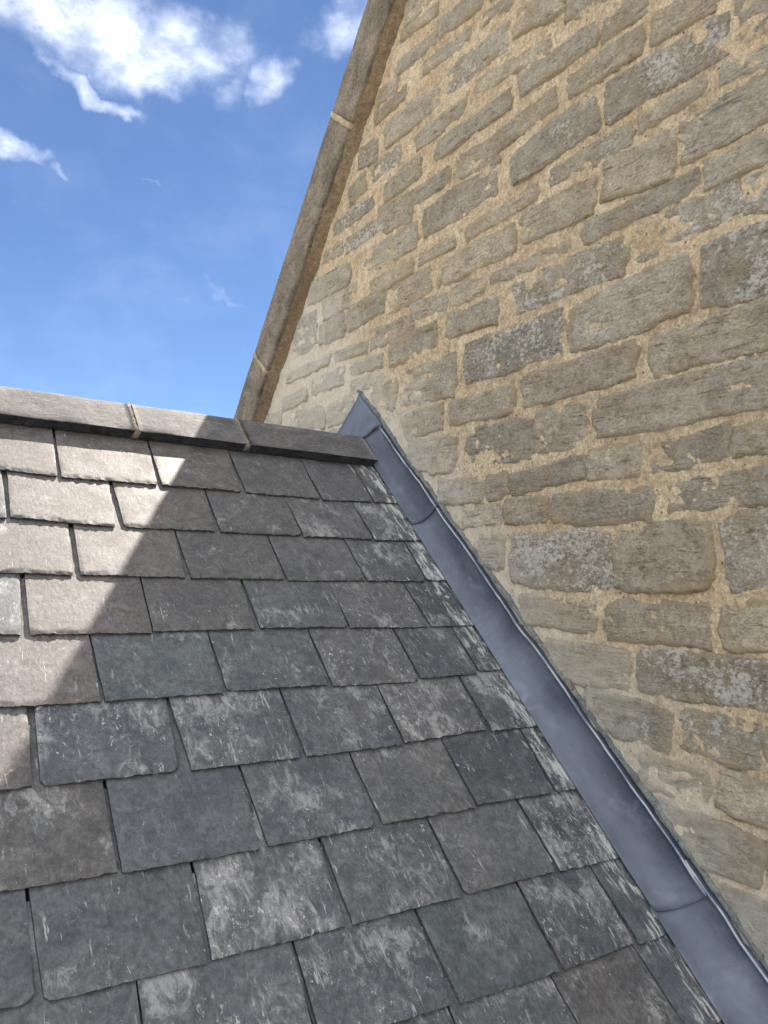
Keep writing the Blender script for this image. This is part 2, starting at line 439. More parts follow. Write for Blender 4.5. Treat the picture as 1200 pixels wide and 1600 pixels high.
# traced layouts: slates as (x, v) corners on the roof plane, stones as (y, z) outlines on the wall plane (metres)
SLATES=[[[(-1.5704, 2.0879), (-1.2994, 2.0656), (-1.2832, 2.329), (-1.572, 2.3351)],
 [(-1.2868, 2.0643), (-0.9929, 2.068), (-0.9721, 2.3263), (-1.2759, 2.3231)],
 [(-0.9763, 2.067), (-0.7042, 2.0694), (-0.6739, 2.3291), (-0.9674, 2.3273)],
 [(-0.6832, 2.0686), (-0.3957, 2.0649), (-0.377, 2.3167), (-0.6713, 2.3296)],
 [(-0.3833, 2.0627), (-0.1595, 2.0784), (-0.1405, 2.3272), (-0.374, 2.3173)],
 [(-0.1503, 2.0795), (-0.0365, 2.0811), (-0.0244, 2.3244), (-0.1393, 2.323)]],
 [[(-1.6854, 1.8617), (-1.4527, 1.8511), (-1.4505, 2.0763), (-1.6947, 2.0787)],
 [(-1.4413, 1.8551), (-1.1636, 1.8388), (-1.1434, 2.075), (-1.4355, 2.0692)],
 [(-1.1355, 1.8414), (-0.8535, 1.8447), (-0.8305, 2.0677), (-1.1324, 2.0699)],
 [(-0.837, 1.8429), (-0.5481, 1.8471), (-0.5353, 2.0702), (-0.8268, 2.0647)],
 [(-0.5419, 1.8443), (-0.2671, 1.8483), (-0.2514, 2.0748), (-0.534, 2.0666)],
 [(-0.2548, 1.8457), (-0.0427, 1.8577), (-0.0226, 2.0941), (-0.2484, 2.0751)]],
 [[(-1.5887, 1.6336), (-1.307, 1.6275), (-1.2899, 1.8526), (-1.5899, 1.8699)],
 [(-1.2875, 1.6281), (-1.0008, 1.6276), (-0.9852, 1.8412), (-1.2783, 1.8479)],
 [(-0.9843, 1.6254), (-0.6889, 1.6292), (-0.6727, 1.8511), (-0.9791, 1.8417)],
 [(-0.6777, 1.6238), (-0.3929, 1.6321), (-0.3823, 1.8536), (-0.669, 1.8481)],
 [(-0.3842, 1.6293), (-0.1459, 1.6362), (-0.1236, 1.8551), (-0.3784, 1.8505)],
 [(-0.1357, 1.6397), (-0.0444, 1.6424), (-0.0454, 1.8607), (-0.1196, 1.8518)]],
 [[(-1.6987, 1.4213), (-1.4509, 1.4155), (-1.4349, 1.6255), (-1.7017, 1.6277)],
 [(-1.4299, 1.4151), (-1.1385, 1.4127), (-1.1296, 1.6279), (-1.4226, 1.6283)],
 [(-1.1339, 1.4194), (-0.8486, 1.4209), (-0.8305, 1.6317), (-1.1243, 1.628)],
 [(-0.8317, 1.4256), (-0.547, 1.4232), (-0.53, 1.6348), (-0.8231, 1.6291)],
 [(-0.5393, 1.4205), (-0.2491, 1.4182), (-0.2396, 1.6336), (-0.5288, 1.6318)],
 [(-0.2349, 1.4208), (-0.0575, 1.4238), (-0.0358, 1.649), (-0.2369, 1.6337)]],
 [[(-1.5663, 1.2029), (-1.2963, 1.2015), (-1.294, 1.4118), (-1.5603, 1.4147)],
 [(-1.2893, 1.201), (-1.0033, 1.2042), (-0.9852, 1.4227), (-1.2894, 1.4117)],
 [(-0.9884, 1.2092), (-0.6994, 1.2105), (-0.6806, 1.4265), (-0.9822, 1.4203)],
 [(-0.6856, 1.2051), (-0.3998, 1.2023), (-0.3842, 1.421), (-0.6764, 1.4265)],
 [(-0.3869, 1.2136), (-0.1675, 1.218), (-0.1535, 1.4225), (-0.3771, 1.4209)],
 [(-0.1539, 1.2276), (-0.0536, 1.2273), (-0.0506, 1.4266), (-0.1483, 1.4224)]],
 [[(-1.7061, 0.997), (-1.4618, 0.9988), (-1.4534, 1.1987), (-1.7053, 1.2094)],
 [(-1.4452, 0.998), (-1.1622, 0.9971), (-1.1453, 1.2027), (-1.4377, 1.2009)],
 [(-1.1325, 0.9932), (-0.8622, 0.9959), (-0.8432, 1.2107), (-1.1376, 1.2021)],
 [(-0.8449, 0.9956), (-0.5589, 0.9969), (-0.5449, 1.2055), (-0.8378, 1.2103)],
 [(-0.5482, 1.0019), (-0.2632, 1.0163), (-0.2409, 1.2175), (-0.5407, 1.2052)],
 [(-0.2411, 1.0095), (-0.0569, 1.0069), (-0.0379, 1.2344), (-0.2337, 1.2171)]],
 [[(-1.5928, 0.792), (-1.3278, 0.7889), (-1.3238, 0.9949), (-1.5964, 1.0044)],
 [(-1.3189, 0.7846), (-1.0341, 0.7838), (-1.0205, 0.992), (-1.3159, 0.9953)],
 [(-1.0123, 0.7873), (-0.7444, 0.7879), (-0.722, 0.9951), (-1.0144, 0.9912)],
 [(-0.7177, 0.7918), (-0.436, 0.7885), (-0.4238, 1.0033), (-0.7167, 0.9944)],
 [(-0.4269, 0.7963), (-0.1613, 0.793), (-0.1315, 1.0099), (-0.4206, 1.005)],
 [(-0.149, 0.7932), (-0.0685, 0.7938), (-0.0464, 1.013), (-0.1267, 1.0094)]],
 [[(-1.7086, 0.607), (-1.4932, 0.5919), (-1.4906, 0.7864), (-1.7143, 0.8035)],
 [(-1.4788, 0.5891), (-1.199, 0.5856), (-1.1852, 0.783), (-1.4832, 0.7849)],
 [(-1.1898, 0.588), (-0.9057, 0.5879), (-0.8897, 0.7864), (-1.1763, 0.7869)],
 [(-0.8874, 0.5878), (-0.6031, 0.5889), (-0.5902, 0.7886), (-0.8821, 0.7851)],
 [(-0.5892, 0.5906), (-0.3081, 0.5915), (-0.2918, 0.7931), (-0.5849, 0.7877)],
 [(-0.2889, 0.5878), (-0.0726, 0.5851), (-0.0596, 0.7968), (-0.2844, 0.7939)]],
 [[(-1.6039, 0.4199), (-1.3431, 0.4049), (-1.3283, 0.586), (-1.5977, 0.5945)],
 [(-1.3341, 0.4094), (-1.0431, 0.4054), (-1.0264, 0.5853), (-1.3251, 0.5852)],
 [(-1.0317, 0.3979), (-0.7412, 0.3929), (-0.7296, 0.5885), (-1.0192, 0.5861)],
 [(-0.7216, 0.3902), (-0.4485, 0.3842), (-0.433, 0.5919), (-0.7228, 0.5884)],
 [(-0.4335, 0.3832), (-0.1961, 0.3901), (-0.1838, 0.5884), (-0.4258, 0.5905)],
 [(-0.1826, 0.3824), (-0.0889, 0.3839), (-0.055, 0.5854), (-0.1797, 0.5876)]]]
STONES=[
(False, [(1.089, 6.526), (1.005, 6.513), (1.016, 6.382), (1.061, 6.388), (1.094, 6.395), (1.089, 6.444)]), 
(False, [(1.373, 6.565), (1.351, 6.594), (1.298, 6.624), (1.17, 6.578), (1.161, 6.537), (1.219, 6.54), (1.279, 6.537), (1.352, 6.535)]), 
(False, [(1.548, 6.7), (1.499, 6.721), (1.417, 6.726), (1.383, 6.698), (1.406, 6.659), (1.464, 6.655), (1.531, 6.665)]), 
(False, [(1.908, 6.732), (1.721, 6.746), (1.625, 6.747), (1.568, 6.713), (1.568, 6.681), (1.612, 6.661), (1.763, 6.664), (1.899, 6.681)]), 
(False, [(1.693, 6.603), (1.665, 6.61), (1.556, 6.622), (1.418, 6.621), (1.395, 6.602), (1.402, 6.553), (1.488, 6.553), (1.562, 6.543), (1.613, 6.535), (1.679, 6.564)]), 
(True, [(1.537, 6.484), (1.465, 6.506), (1.392, 6.489), (1.289, 6.502), (1.177, 6.511), (1.126, 6.488), (1.121, 6.432), (1.137, 6.38), (1.164, 6.378), (1.271, 6.389), (1.382, 6.387), (1.521, 6.379), (1.532, 6.435)]), 
(False, [(1.409, 6.333), (1.302, 6.354), (1.212, 6.348), (1.192, 6.328), (1.2, 6.305), (1.252, 6.309), (1.344, 6.31), (1.41, 6.301)]), 
(False, [(1.152, 6.342), (1.09, 6.35), (1.009, 6.335), (1.01, 6.286), (1.077, 6.3), (1.147, 6.321)]), 
(False, [(1.279, 6.259), (1.243, 6.277), (1.191, 6.26), (1.157, 6.274), (1.069, 6.27), (1.003, 6.265), (1.006, 6.149), (1.094, 6.156), (1.16, 6.148), (1.245, 6.133), (1.27, 6.152), (1.279, 6.205)]), 
(True, [(1.771, 6.317), (1.706, 6.342), (1.57, 6.348), (1.455, 6.336), (1.437, 6.314), (1.455, 6.294), (1.55, 6.282), (1.653, 6.283), (1.762, 6.296)]), 
(False, [(1.543, 6.243), (1.521, 6.265), (1.421, 6.258), (1.324, 6.263), (1.297, 6.241), (1.299, 6.141), (1.357, 6.129), (1.411, 6.124), (1.479, 6.145), (1.527, 6.176), (1.536, 6.206)]), 
(False, [(1.203, 6.099), (1.16, 6.114), (1.089, 6.12), (1.031, 6.115), (1.012, 6.103), (1.013, 6.047), (1.082, 6.045), (1.126, 6.042), (1.189, 6.066)]), 
(False, [(1.627, 6.087), (1.584, 6.111), (1.503, 6.113), (1.412, 6.111), (1.305, 6.107), (1.255, 6.107), (1.217, 6.092), (1.217, 6.061), (1.286, 6.059), (1.327, 6.048), (1.412, 6.058), (1.453, 6.051), (1.527, 6.044), (1.627, 6.057)]), 
(True, [(1.43, 6.024), (1.327, 6.012), (1.256, 6.029), (1.199, 6.041), (1.144, 6.021), (1.109, 6.015), (1.099, 5.982), (1.119, 5.949), (1.173, 5.944), (1.248, 5.929), (1.308, 5.924), (1.398, 5.913), (1.431, 5.939)]), 
(True, [(1.092, 6.008), (1.083, 6.025), (1.009, 6.017), (1.011, 5.917), (1.082, 5.934), (1.079, 5.969)]), 
(True, [(1.211, 5.884), (1.174, 5.893), (1.094, 5.897), (1.012, 5.89), (1.017, 5.713), (1.112, 5.718), (1.204, 5.728), (1.213, 5.748), (1.213, 5.79), (1.219, 5.823), (1.202, 5.847)]), 
(False, [(1.679, 5.824), (1.64, 5.849), (1.517, 5.881), (1.414, 5.886), (1.329, 5.889), (1.259, 5.883), (1.252, 5.837), (1.251, 5.75), (1.267, 5.737), (1.331, 5.734), (1.373, 5.722), (1.471, 5.716), (1.615, 5.717), (1.685, 5.734), (1.69, 5.786)]), 
(True, [(1.963, 6.002), (1.879, 6.015), (1.748, 6.02), (1.653, 6.025), (1.54, 6.023), (1.492, 6.006), (1.46, 5.972), (1.465, 5.935), (1.528, 5.922), (1.653, 5.907), (1.706, 5.899), (1.79, 5.906), (1.94, 5.928), (1.956, 5.961)]), 
(False, [(1.384, 5.658), (1.362, 5.692), (1.311, 5.697), (1.233, 5.69), (1.168, 5.701), (1.09, 5.698), (1.017, 5.702), (1.02, 5.577), (1.127, 5.583), (1.194, 5.582), (1.25, 5.591), (1.333, 5.584), (1.374, 5.587)]), 
(False, [(1.891, 5.676), (1.861, 5.691), (1.761, 5.696), (1.653, 5.686), (1.561, 5.694), (1.494, 5.697), (1.423, 5.671), (1.439, 5.616), (1.519, 5.586), (1.654, 5.585), (1.761, 5.577), (1.817, 5.583), (1.876, 5.615)]), 
(False, [(1.586, 5.526), (1.531, 5.545), (1.417, 5.542), (1.35, 5.552), (1.264, 5.56), (1.189, 5.561), (1.093, 5.567), (1.012, 5.572), (1.016, 5.439), (1.13, 5.438), (1.2, 5.439), (1.275, 5.438), (1.335, 5.433), (1.531, 5.439), (1.579, 5.477)]), 
(False, [(1.825, 5.547), (1.783, 5.556), (1.654, 5.557), (1.616, 5.531), (1.603, 5.477), (1.616, 5.43), (1.654, 5.42), (1.733, 5.427), (1.816, 5.421), (1.831, 5.464)]), 
(False, [(1.604, 5.385), (1.508, 5.406), (1.43, 5.399), (1.419, 5.38), (1.42, 5.326), (1.441, 5.316), (1.592, 5.326), (1.609, 5.353)]), 
(False, [(1.372, 5.392), (1.305, 5.396), (1.192, 5.405), (1.153, 5.394), (1.154, 5.367), (1.181, 5.33), (1.268, 5.323), (1.347, 5.319), (1.377, 5.339)]), 
(False, [(1.136, 5.383), (1.105, 5.399), (1.024, 5.401), (1.026, 5.329), (1.112, 5.336), (1.132, 5.351)]), 
(False, [(1.944, 5.362), (1.839, 5.378), (1.733, 5.386), (1.654, 5.397), (1.619, 5.385), (1.616, 5.354), (1.675, 5.335), (1.733, 5.317), (1.816, 5.308), (1.934, 5.318)]), 
(False, [(1.754, 5.253), (1.733, 5.281), (1.654, 5.288), (1.532, 5.281), (1.388, 5.265), (1.378, 5.243), (1.385, 5.209), (1.432, 5.198), (1.592, 5.185), (1.706, 5.194), (1.754, 5.209)]), 
(False, [(1.337, 5.249), (1.307, 5.277), (1.268, 5.29), (1.194, 5.291), (1.112, 5.298), (1.027, 5.303), (1.029, 5.219), (1.123, 5.208), (1.196, 5.216), (1.318, 5.216)]), 
(False, [(1.517, 5.123), (1.461, 5.142), (1.421, 5.172), (1.338, 5.179), (1.223, 5.172), (1.206, 5.152), (1.206, 5.021), (1.217, 5.008), (1.292, 5.0), (1.477, 4.997), (1.506, 5.018), (1.51, 5.072)]), 
(True, [(1.161, 5.171), (1.144, 5.182), (1.022, 5.192), (1.027, 5.0), (1.114, 5.006), (1.156, 5.013), (1.152, 5.045), (1.159, 5.084)]), 
(True, [(1.941, 5.076), (1.932, 5.118), (1.858, 5.157), (1.787, 5.17), (1.654, 5.172), (1.592, 5.17), (1.556, 5.142), (1.522, 5.09), (1.518, 5.036), (1.529, 5.005), (1.557, 4.995), (1.655, 4.992), (1.759, 4.995), (1.857, 5.004), (1.932, 5.034)]), 
(False, [(1.546, 4.95), (1.507, 4.967), (1.371, 4.973), (1.273, 4.968), (1.218, 4.953), (1.21, 4.917), (1.216, 4.882), (1.244, 4.864), (1.304, 4.863), (1.425, 4.851), (1.49, 4.858), (1.546, 4.881)]), 
(False, [(1.179, 4.963), (1.157, 4.971), (1.027, 4.975), (1.03, 4.868), (1.142, 4.861), (1.176, 4.868)]), 
(False, [(1.895, 4.928), (1.814, 4.955), (1.605, 4.966), (1.569, 4.94), (1.577, 4.889), (1.605, 4.87), (1.719, 4.877), (1.842, 4.898)]), 
(False, [(1.78, 4.818), (1.655, 4.834), (1.558, 4.832), (1.468, 4.825), (1.453, 4.792), (1.458, 4.739), (1.536, 4.725), (1.643, 4.723), (1.719, 4.757)]), 
(True, [(1.431, 4.824), (1.383, 4.837), (1.313, 4.841), (1.22, 4.838), (1.143, 4.835), (1.031, 4.839), (1.034, 4.731), (1.136, 4.73), (1.214, 4.721), (1.354, 4.723), (1.426, 4.726)]), 
(True, [(1.618, 4.688), (1.536, 4.7), (1.426, 4.7), (1.345, 4.695), (1.322, 4.679), (1.323, 4.617), (1.327, 4.6), (1.386, 4.589), (1.466, 4.584), (1.559, 4.612)]), 
(True, [(1.297, 4.69), (1.268, 4.701), (1.214, 4.705), (1.145, 4.7), (1.097, 4.692), (1.086, 4.665), (1.087, 4.61), (1.14, 4.585), (1.207, 4.59), (1.252, 4.598), (1.288, 4.623)]), 
(False, [(1.065, 4.683), (1.02, 4.683), (1.022, 4.597), (1.067, 4.598)]), 
(False, [(1.428, 4.54), (1.376, 4.558), (1.308, 4.56), (1.234, 4.554), (1.222, 4.538), (1.227, 4.491), (1.263, 4.467), (1.319, 4.465), (1.387, 4.487)]), 
(False, [(1.191, 4.545), (1.165, 4.558), (1.038, 4.556), (1.04, 4.467), (1.131, 4.462), (1.175, 4.469)]), 
(False, [(1.374, 4.428), (1.319, 4.446), (1.21, 4.445), (1.143, 4.437), (1.087, 4.419), (1.084, 4.37), (1.121, 4.337), (1.195, 4.322), (1.262, 4.329), (1.32, 4.37)]), 
(False, [(1.062, 4.437), (1.012, 4.437), (1.014, 4.342), (1.064, 4.343)]), 
(False, [(1.222, 4.283), (1.17, 4.303), (1.106, 4.299), (1.03, 4.289), (1.033, 4.165), (1.109, 4.17), (1.156, 4.21)]), 
(True, [(2.193, 5.832), (2.087, 5.872), (1.971, 5.865), (1.887, 5.865), (1.79, 5.881), (1.714, 5.843), (1.698, 5.818), (1.712, 5.746), (1.789, 5.738), (1.892, 5.714), (2.018, 5.72), (2.18, 5.747)]), 
(False, [(2.302, 6.001), (2.214, 6.001), (2.072, 6.007), (2.011, 5.955), (2.037, 5.921), (2.14, 5.914), (2.288, 5.921)]), 
(False, [(2.592, 5.833), (2.491, 5.858), (2.345, 5.851), (2.249, 5.853), (2.239, 5.735), (2.257, 5.71), (2.382, 5.702), (2.583, 5.7), (2.599, 5.782)]), 
(False, [(2.275, 5.665), (2.136, 5.668), (1.937, 5.67), (1.928, 5.629), (1.937, 5.587), (2.016, 5.574), (2.135, 5.585), (2.262, 5.591)]), 
(False, [(2.582, 5.668), (2.402, 5.678), (2.313, 5.653), (2.331, 5.583), (2.44, 5.574), (2.561, 5.571)]), 
(False, [(2.169, 5.53), (2.082, 5.54), (1.921, 5.552), (1.846, 5.529), (1.839, 5.441), (1.86, 5.416), (1.982, 5.416), (2.132, 5.422), (2.176, 5.489)]), 
(False, [(2.538, 5.558), (2.28, 5.546), (2.234, 5.516), (2.233, 5.45), (2.277, 5.42), (2.375, 5.418), (2.458, 5.457)]), 
(False, [(2.334, 5.385), (2.202, 5.381), (2.097, 5.371), (2.073, 5.342), (2.096, 5.299), (2.237, 5.294), (2.287, 5.326)]), 
(False, [(2.056, 5.373), (1.966, 5.371), (1.953, 5.341), (1.975, 5.3), (2.055, 5.292)]), 
(False, [(1.965, 5.268), (1.897, 5.284), (1.779, 5.274), (1.771, 5.21), (1.858, 5.202), (1.958, 5.214)]), 
(False, [(2.193, 5.268), (2.029, 5.279), (1.99, 5.259), (1.996, 5.216), (2.094, 5.206), (2.171, 5.218)]), 
(False, [(2.087, 5.154), (1.989, 5.166), (1.975, 5.087), (2.01, 5.055), (2.052, 5.077), (2.1, 5.117)]), 
(False, [(2.194, 6.295), (2.076, 6.318), (1.943, 6.323), (1.835, 6.318), (1.814, 6.288), (1.896, 6.27), (1.959, 6.267), (2.058, 6.276), (2.146, 6.268)]), 
(False, [(1.905, 6.24), (1.791, 6.234), (1.728, 6.256), (1.639, 6.25), (1.576, 6.193), (1.576, 6.152), (1.653, 6.128), (1.748, 6.132), (1.879, 6.141), (1.901, 6.182)]), 
(False, [(2.374, 6.19), (2.219, 6.238), (2.041, 6.234), (1.942, 6.227), (1.926, 6.198), (1.926, 6.135), (1.99, 6.123), (2.056, 6.135), (2.198, 6.146), (2.353, 6.158)]), 
(False, [(2.049, 6.081), (1.941, 6.084), (1.819, 6.076), (1.693, 6.08), (1.679, 6.055), (1.79, 6.051), (1.894, 6.047), (2.038, 6.048)]), 
(False, [(2.273, 6.096), (2.246, 6.108), (2.108, 6.093), (2.073, 6.065), (2.107, 6.034), (2.252, 6.036)]), 
(False, [(2.529, 6.108), (2.392, 6.112), (2.304, 6.098), (2.299, 6.042), (2.39, 6.038), (2.519, 6.065)]), 
(False, [(2.699, 6.22), (2.502, 6.245), (2.408, 6.222), (2.406, 6.149), (2.498, 6.125), (2.672, 6.135)]), 
(False, [(2.69, 5.97), (2.495, 6.007), (2.369, 5.986), (2.359, 5.921), (2.449, 5.9), (2.649, 5.893)]), 
(False, [(2.844, 6.084), (2.656, 6.082), (2.519, 6.084), (2.509, 6.023), (2.606, 5.996), (2.825, 6.008)]), 
(False, [(2.81, 5.884), (2.672, 5.877), (2.624, 5.84), (2.63, 5.748), (2.657, 5.713), (2.765, 5.773)]), 
(False, [(2.534, 6.578), (2.405, 6.604), (2.283, 6.576), (2.302, 6.539), (2.424, 6.528), (2.524, 6.547)]), 
(False, [(2.456, 6.44), (2.353, 6.491), (2.186, 6.491), (2.061, 6.478), (2.026, 6.451), (2.026, 6.38), (2.094, 6.38), (2.165, 6.36), (2.298, 6.362), (2.428, 6.372)]), 
(False, [(2.491, 6.302), (2.369, 6.311), (2.258, 6.297), (2.257, 6.264), (2.376, 6.263), (2.481, 6.264)]), 
(False, [(2.921, 6.411), (2.87, 6.467), (2.669, 6.466), (2.508, 6.447), (2.497, 6.384), (2.55, 6.368), (2.642, 6.354), (2.849, 6.35)]), 
(False, [(2.848, 6.315), (2.664, 6.312), (2.526, 6.306), (2.533, 6.255), (2.661, 6.247), (2.835, 6.259)]), 
(False, [(2.75, 6.682), (2.631, 6.73), (2.485, 6.706), (2.491, 6.642), (2.618, 6.633), (2.733, 6.632)]), 
(True, [(3.181, 6.681), (3.075, 6.703), (2.88, 6.701), (2.826, 6.67), (2.894, 6.653), (3.072, 6.646)]), 
(True, [(3.068, 6.567), (2.875, 6.586), (2.746, 6.566), (2.735, 6.533), (2.82, 6.522), (3.009, 6.516)]), 
(False, [(3.391, 6.453), (3.307, 6.476), (3.122, 6.472), (3.021, 6.423), (3.019, 6.377), (3.146, 6.362), (3.42, 6.38)]), 
(False, [(3.269, 6.582), (3.128, 6.589), (3.096, 6.54), (3.234, 6.532)]), 
(True, [(3.583, 6.201), (3.498, 6.319), (3.35, 6.311), (3.325, 6.224), (3.372, 6.14), (3.557, 6.145)]), 
(False, [(3.293, 6.232), (3.081, 6.236), (3.059, 6.155), (3.225, 6.129)]), 
(False, [(3.034, 6.217), (2.941, 6.25), (2.749, 6.241), (2.723, 6.205), (2.755, 6.153), (2.936, 6.131), (3.019, 6.153)]), 
(False, [(2.999, 5.956), (2.849, 5.972), (2.738, 5.96), (2.746, 5.915), (2.899, 5.92)]), 
(False, [(3.362, 5.978), (3.217, 5.988), (3.056, 5.969), (3.053, 5.915), (3.182, 5.904), (3.358, 5.907)]), 
(False, [(3.646, 6.07), (3.414, 6.069), (3.191, 6.075), (3.19, 6.05), (3.281, 6.024), (3.621, 6.025)]), 
(False, [(3.675, 5.951), (3.441, 5.955), (3.405, 5.916), (3.54, 5.883), (3.67, 5.889)]), 
(False, [(3.537, 5.85), (3.27, 5.835), (3.225, 5.796), (3.233, 5.727), (3.533, 5.783)]), 
(False, [(3.195, 5.822), (3.004, 5.837), (2.959, 5.808), (3.027, 5.733), (3.113, 5.72), (3.191, 5.733)]), 
(False, [(3.142, 6.063), (2.932, 6.057), (2.852, 6.043), (2.893, 6.01), (3.07, 6.016)]), 
(False, [(2.378, 7.218), (2.257, 7.236), (2.161, 7.213), (2.098, 7.16), (2.197, 7.141), (2.295, 7.148), (2.369, 7.18)]), 
(False, [(2.642, 7.35), (2.467, 7.328), (2.393, 7.323), (2.388, 7.273), (2.533, 7.292), (2.636, 7.317)]), 
(False, [(2.671, 7.207), (2.576, 7.225), (2.42, 7.197), (2.389, 7.151), (2.528, 7.155), (2.66, 7.172)]), 
(False, [(2.483, 7.115), (2.354, 7.096), (2.216, 7.093), (2.177, 7.057), (2.253, 7.045), (2.395, 7.06), (2.472, 7.06)]), 
(True, [(2.323, 6.972), (2.252, 6.998), (2.103, 6.975), (1.982, 6.983), (1.965, 6.954), (1.981, 6.898), (2.101, 6.882), (2.31, 6.907)]), 
(False, [(2.842, 7.056), (2.74, 7.084), (2.618, 7.078), (2.594, 7.042), (2.703, 7.03), (2.814, 7.027)]), 
(False, [(2.751, 6.958), (2.569, 6.989), (2.393, 6.965), (2.363, 6.936), (2.433, 6.87), (2.52, 6.873), (2.708, 6.879)]), 
(False, [(2.519, 6.817), (2.348, 6.827), (2.211, 6.821), (2.203, 6.799), (2.306, 6.762), (2.495, 6.76)]), 
(False, [(2.386, 6.688), (2.326, 6.733), (2.19, 6.722), (1.963, 6.715), (1.94, 6.679), (2.012, 6.657), (2.152, 6.654), (2.377, 6.652)]), 
(False, [(2.045, 6.578), (1.882, 6.61), (1.763, 6.604), (1.734, 6.582), (1.734, 6.539), (1.86, 6.536), (2.021, 6.519)]), 
(True, [(1.944, 6.461), (1.821, 6.501), (1.693, 6.517), (1.6, 6.518), (1.569, 6.485), (1.562, 6.389), (1.734, 6.383), (1.881, 6.383), (1.944, 6.403)]), 
(False, [(1.926, 6.949), (1.926, 7.001), (1.869, 6.989), (1.735, 6.936), (1.707, 6.863), (1.808, 6.876), (1.932, 6.922)]), 
(False, [(2.147, 6.825), (2.007, 6.842), (1.778, 6.802), (1.763, 6.771), (1.837, 6.762), (1.947, 6.784), (2.118, 6.797)]), 
(True, [(2.961, 6.953), (2.838, 6.964), (2.81, 6.913), (2.887, 6.865)]), 
(True, [(2.859, 6.831), (2.756, 6.844), (2.624, 6.811), (2.632, 6.773), (2.779, 6.767), (2.845, 6.757)]), 
(False, [(2.264, 6.593), (2.17, 6.608), (2.038, 6.563), (2.017, 6.494), (2.168, 6.508), (2.255, 6.539)]), 
(False, [(3.051, 6.808), (2.957, 6.844), (2.9, 6.789), (3.007, 6.734)]), 
(False, [(2.097, 7.096), (2.0, 7.084), (1.95, 7.071), (1.949, 7.032), (2.044, 7.048)]), 
(False, [(2.799, 6.645), (2.65, 6.59), (2.532, 6.51), (2.553, 6.478), (2.744, 6.502), (2.796, 6.571)]), 
(False, [(1.693, 6.869), (1.586, 6.871), (1.498, 6.824), (1.56, 6.791), (1.652, 6.796), (1.684, 6.827)])]

# ------------------------------------------------------------------ frames and setting
NRM = Vector((0, -math.sin(PITCH), math.cos(PITCH)))
UP = Vector((0, math.cos(PITCH), math.sin(PITCH)))           # up the slope
RO = Vector((0, CAM.y, CAM.z)) - 1.5 * NRM                   # roof frame: x along the ridge, v up the slope, w outwards
ROOF = Matrix.Translation(RO) @ Matrix(((1, 0, 0), (0, UP.y, NRM.y), (0, UP.z, NRM.z))).to_4x4()


def rw(x, v, w_):
    return RO + Vector((x, 0, 0)) + UP * v + NRM * w_


gv, gf = [(-1500, -1500, 0), (1500, -1500, 0), (1500, 1500, 0), (-1500, 1500, 0)], [(0, 1, 2, 3)]
tag(mesh_obj('ground', gv, gf, M_GROUND, smooth=False), kind='structure')

YR = 2.83                                                    # ridge line (apex of the ridge tiles)
VR = (YR - RO.y) / UP.y                                      # where the roof plane passes under it
ZR = rw(0, VR, 0).z
X_L, V_EAVE = -3.1, -1.35

# low house under the slate roof
roof = empty('slate_roof', ROOF)
tag(roof, 'old grey slate roof with ridge tiles running down to the lead beside the stone gable', 'roof', kind='thing')


def child(name, verts, faces, mat, **k):
    """vertices given in world space, parent is the roof empty"""
    inv = ROOF.inverted()
    return mesh_obj(name, [inv @ Vector(v) for v in verts], faces, mat, parent=roof, **k)


# deck: solid gable prism
e = rw(0, V_EAVE, -0.012); yb = 2 * YR - e.y
prof = [(e.y, e.z), (YR, rw(0, VR, -0.012).z), (yb, e.z), (yb, e.z - .12), (YR, ZR - .16), (e.y, e.z - .12)]
vs_ = [(x, y, z) for x in (X_L, -0.03) for y, z in prof]; k = len(prof)
fs_ = [tuple(range(k))[::-1], tuple(range(k, 2 * k))] + [(i, (i + 1) % k, k + (i + 1) % k, k + i) for i in range(k)]
child('roof_deck', vs_, fs_, M_DECK, smooth=False)
hv = [(x, y, z) for x in (X_L + .15, -0.04) for y, z in ((e.y + .25, 0), (e.y + .25, e.z - .1), (YR, ZR - .3), (yb - .25, e.z - .1), (yb - .25, 0))]
hf = [tuple(range(5))[::-1], tuple(range(5, 10))] + [(i, (i + 1) % 5, 5 + (i + 1) % 5, 5 + i) for i in range(5)]
M_HOUSE = mat_mortar('house_wall_stone', (0.30, 0.26, 0.2), (0.38, 0.33, 0.26), wash=False)
tag(mesh_obj('house_wall', hv, hf, M_HOUSE, smooth=False), 'plain stone walls of the low house under the slate roof', 'wall', kind='thing')

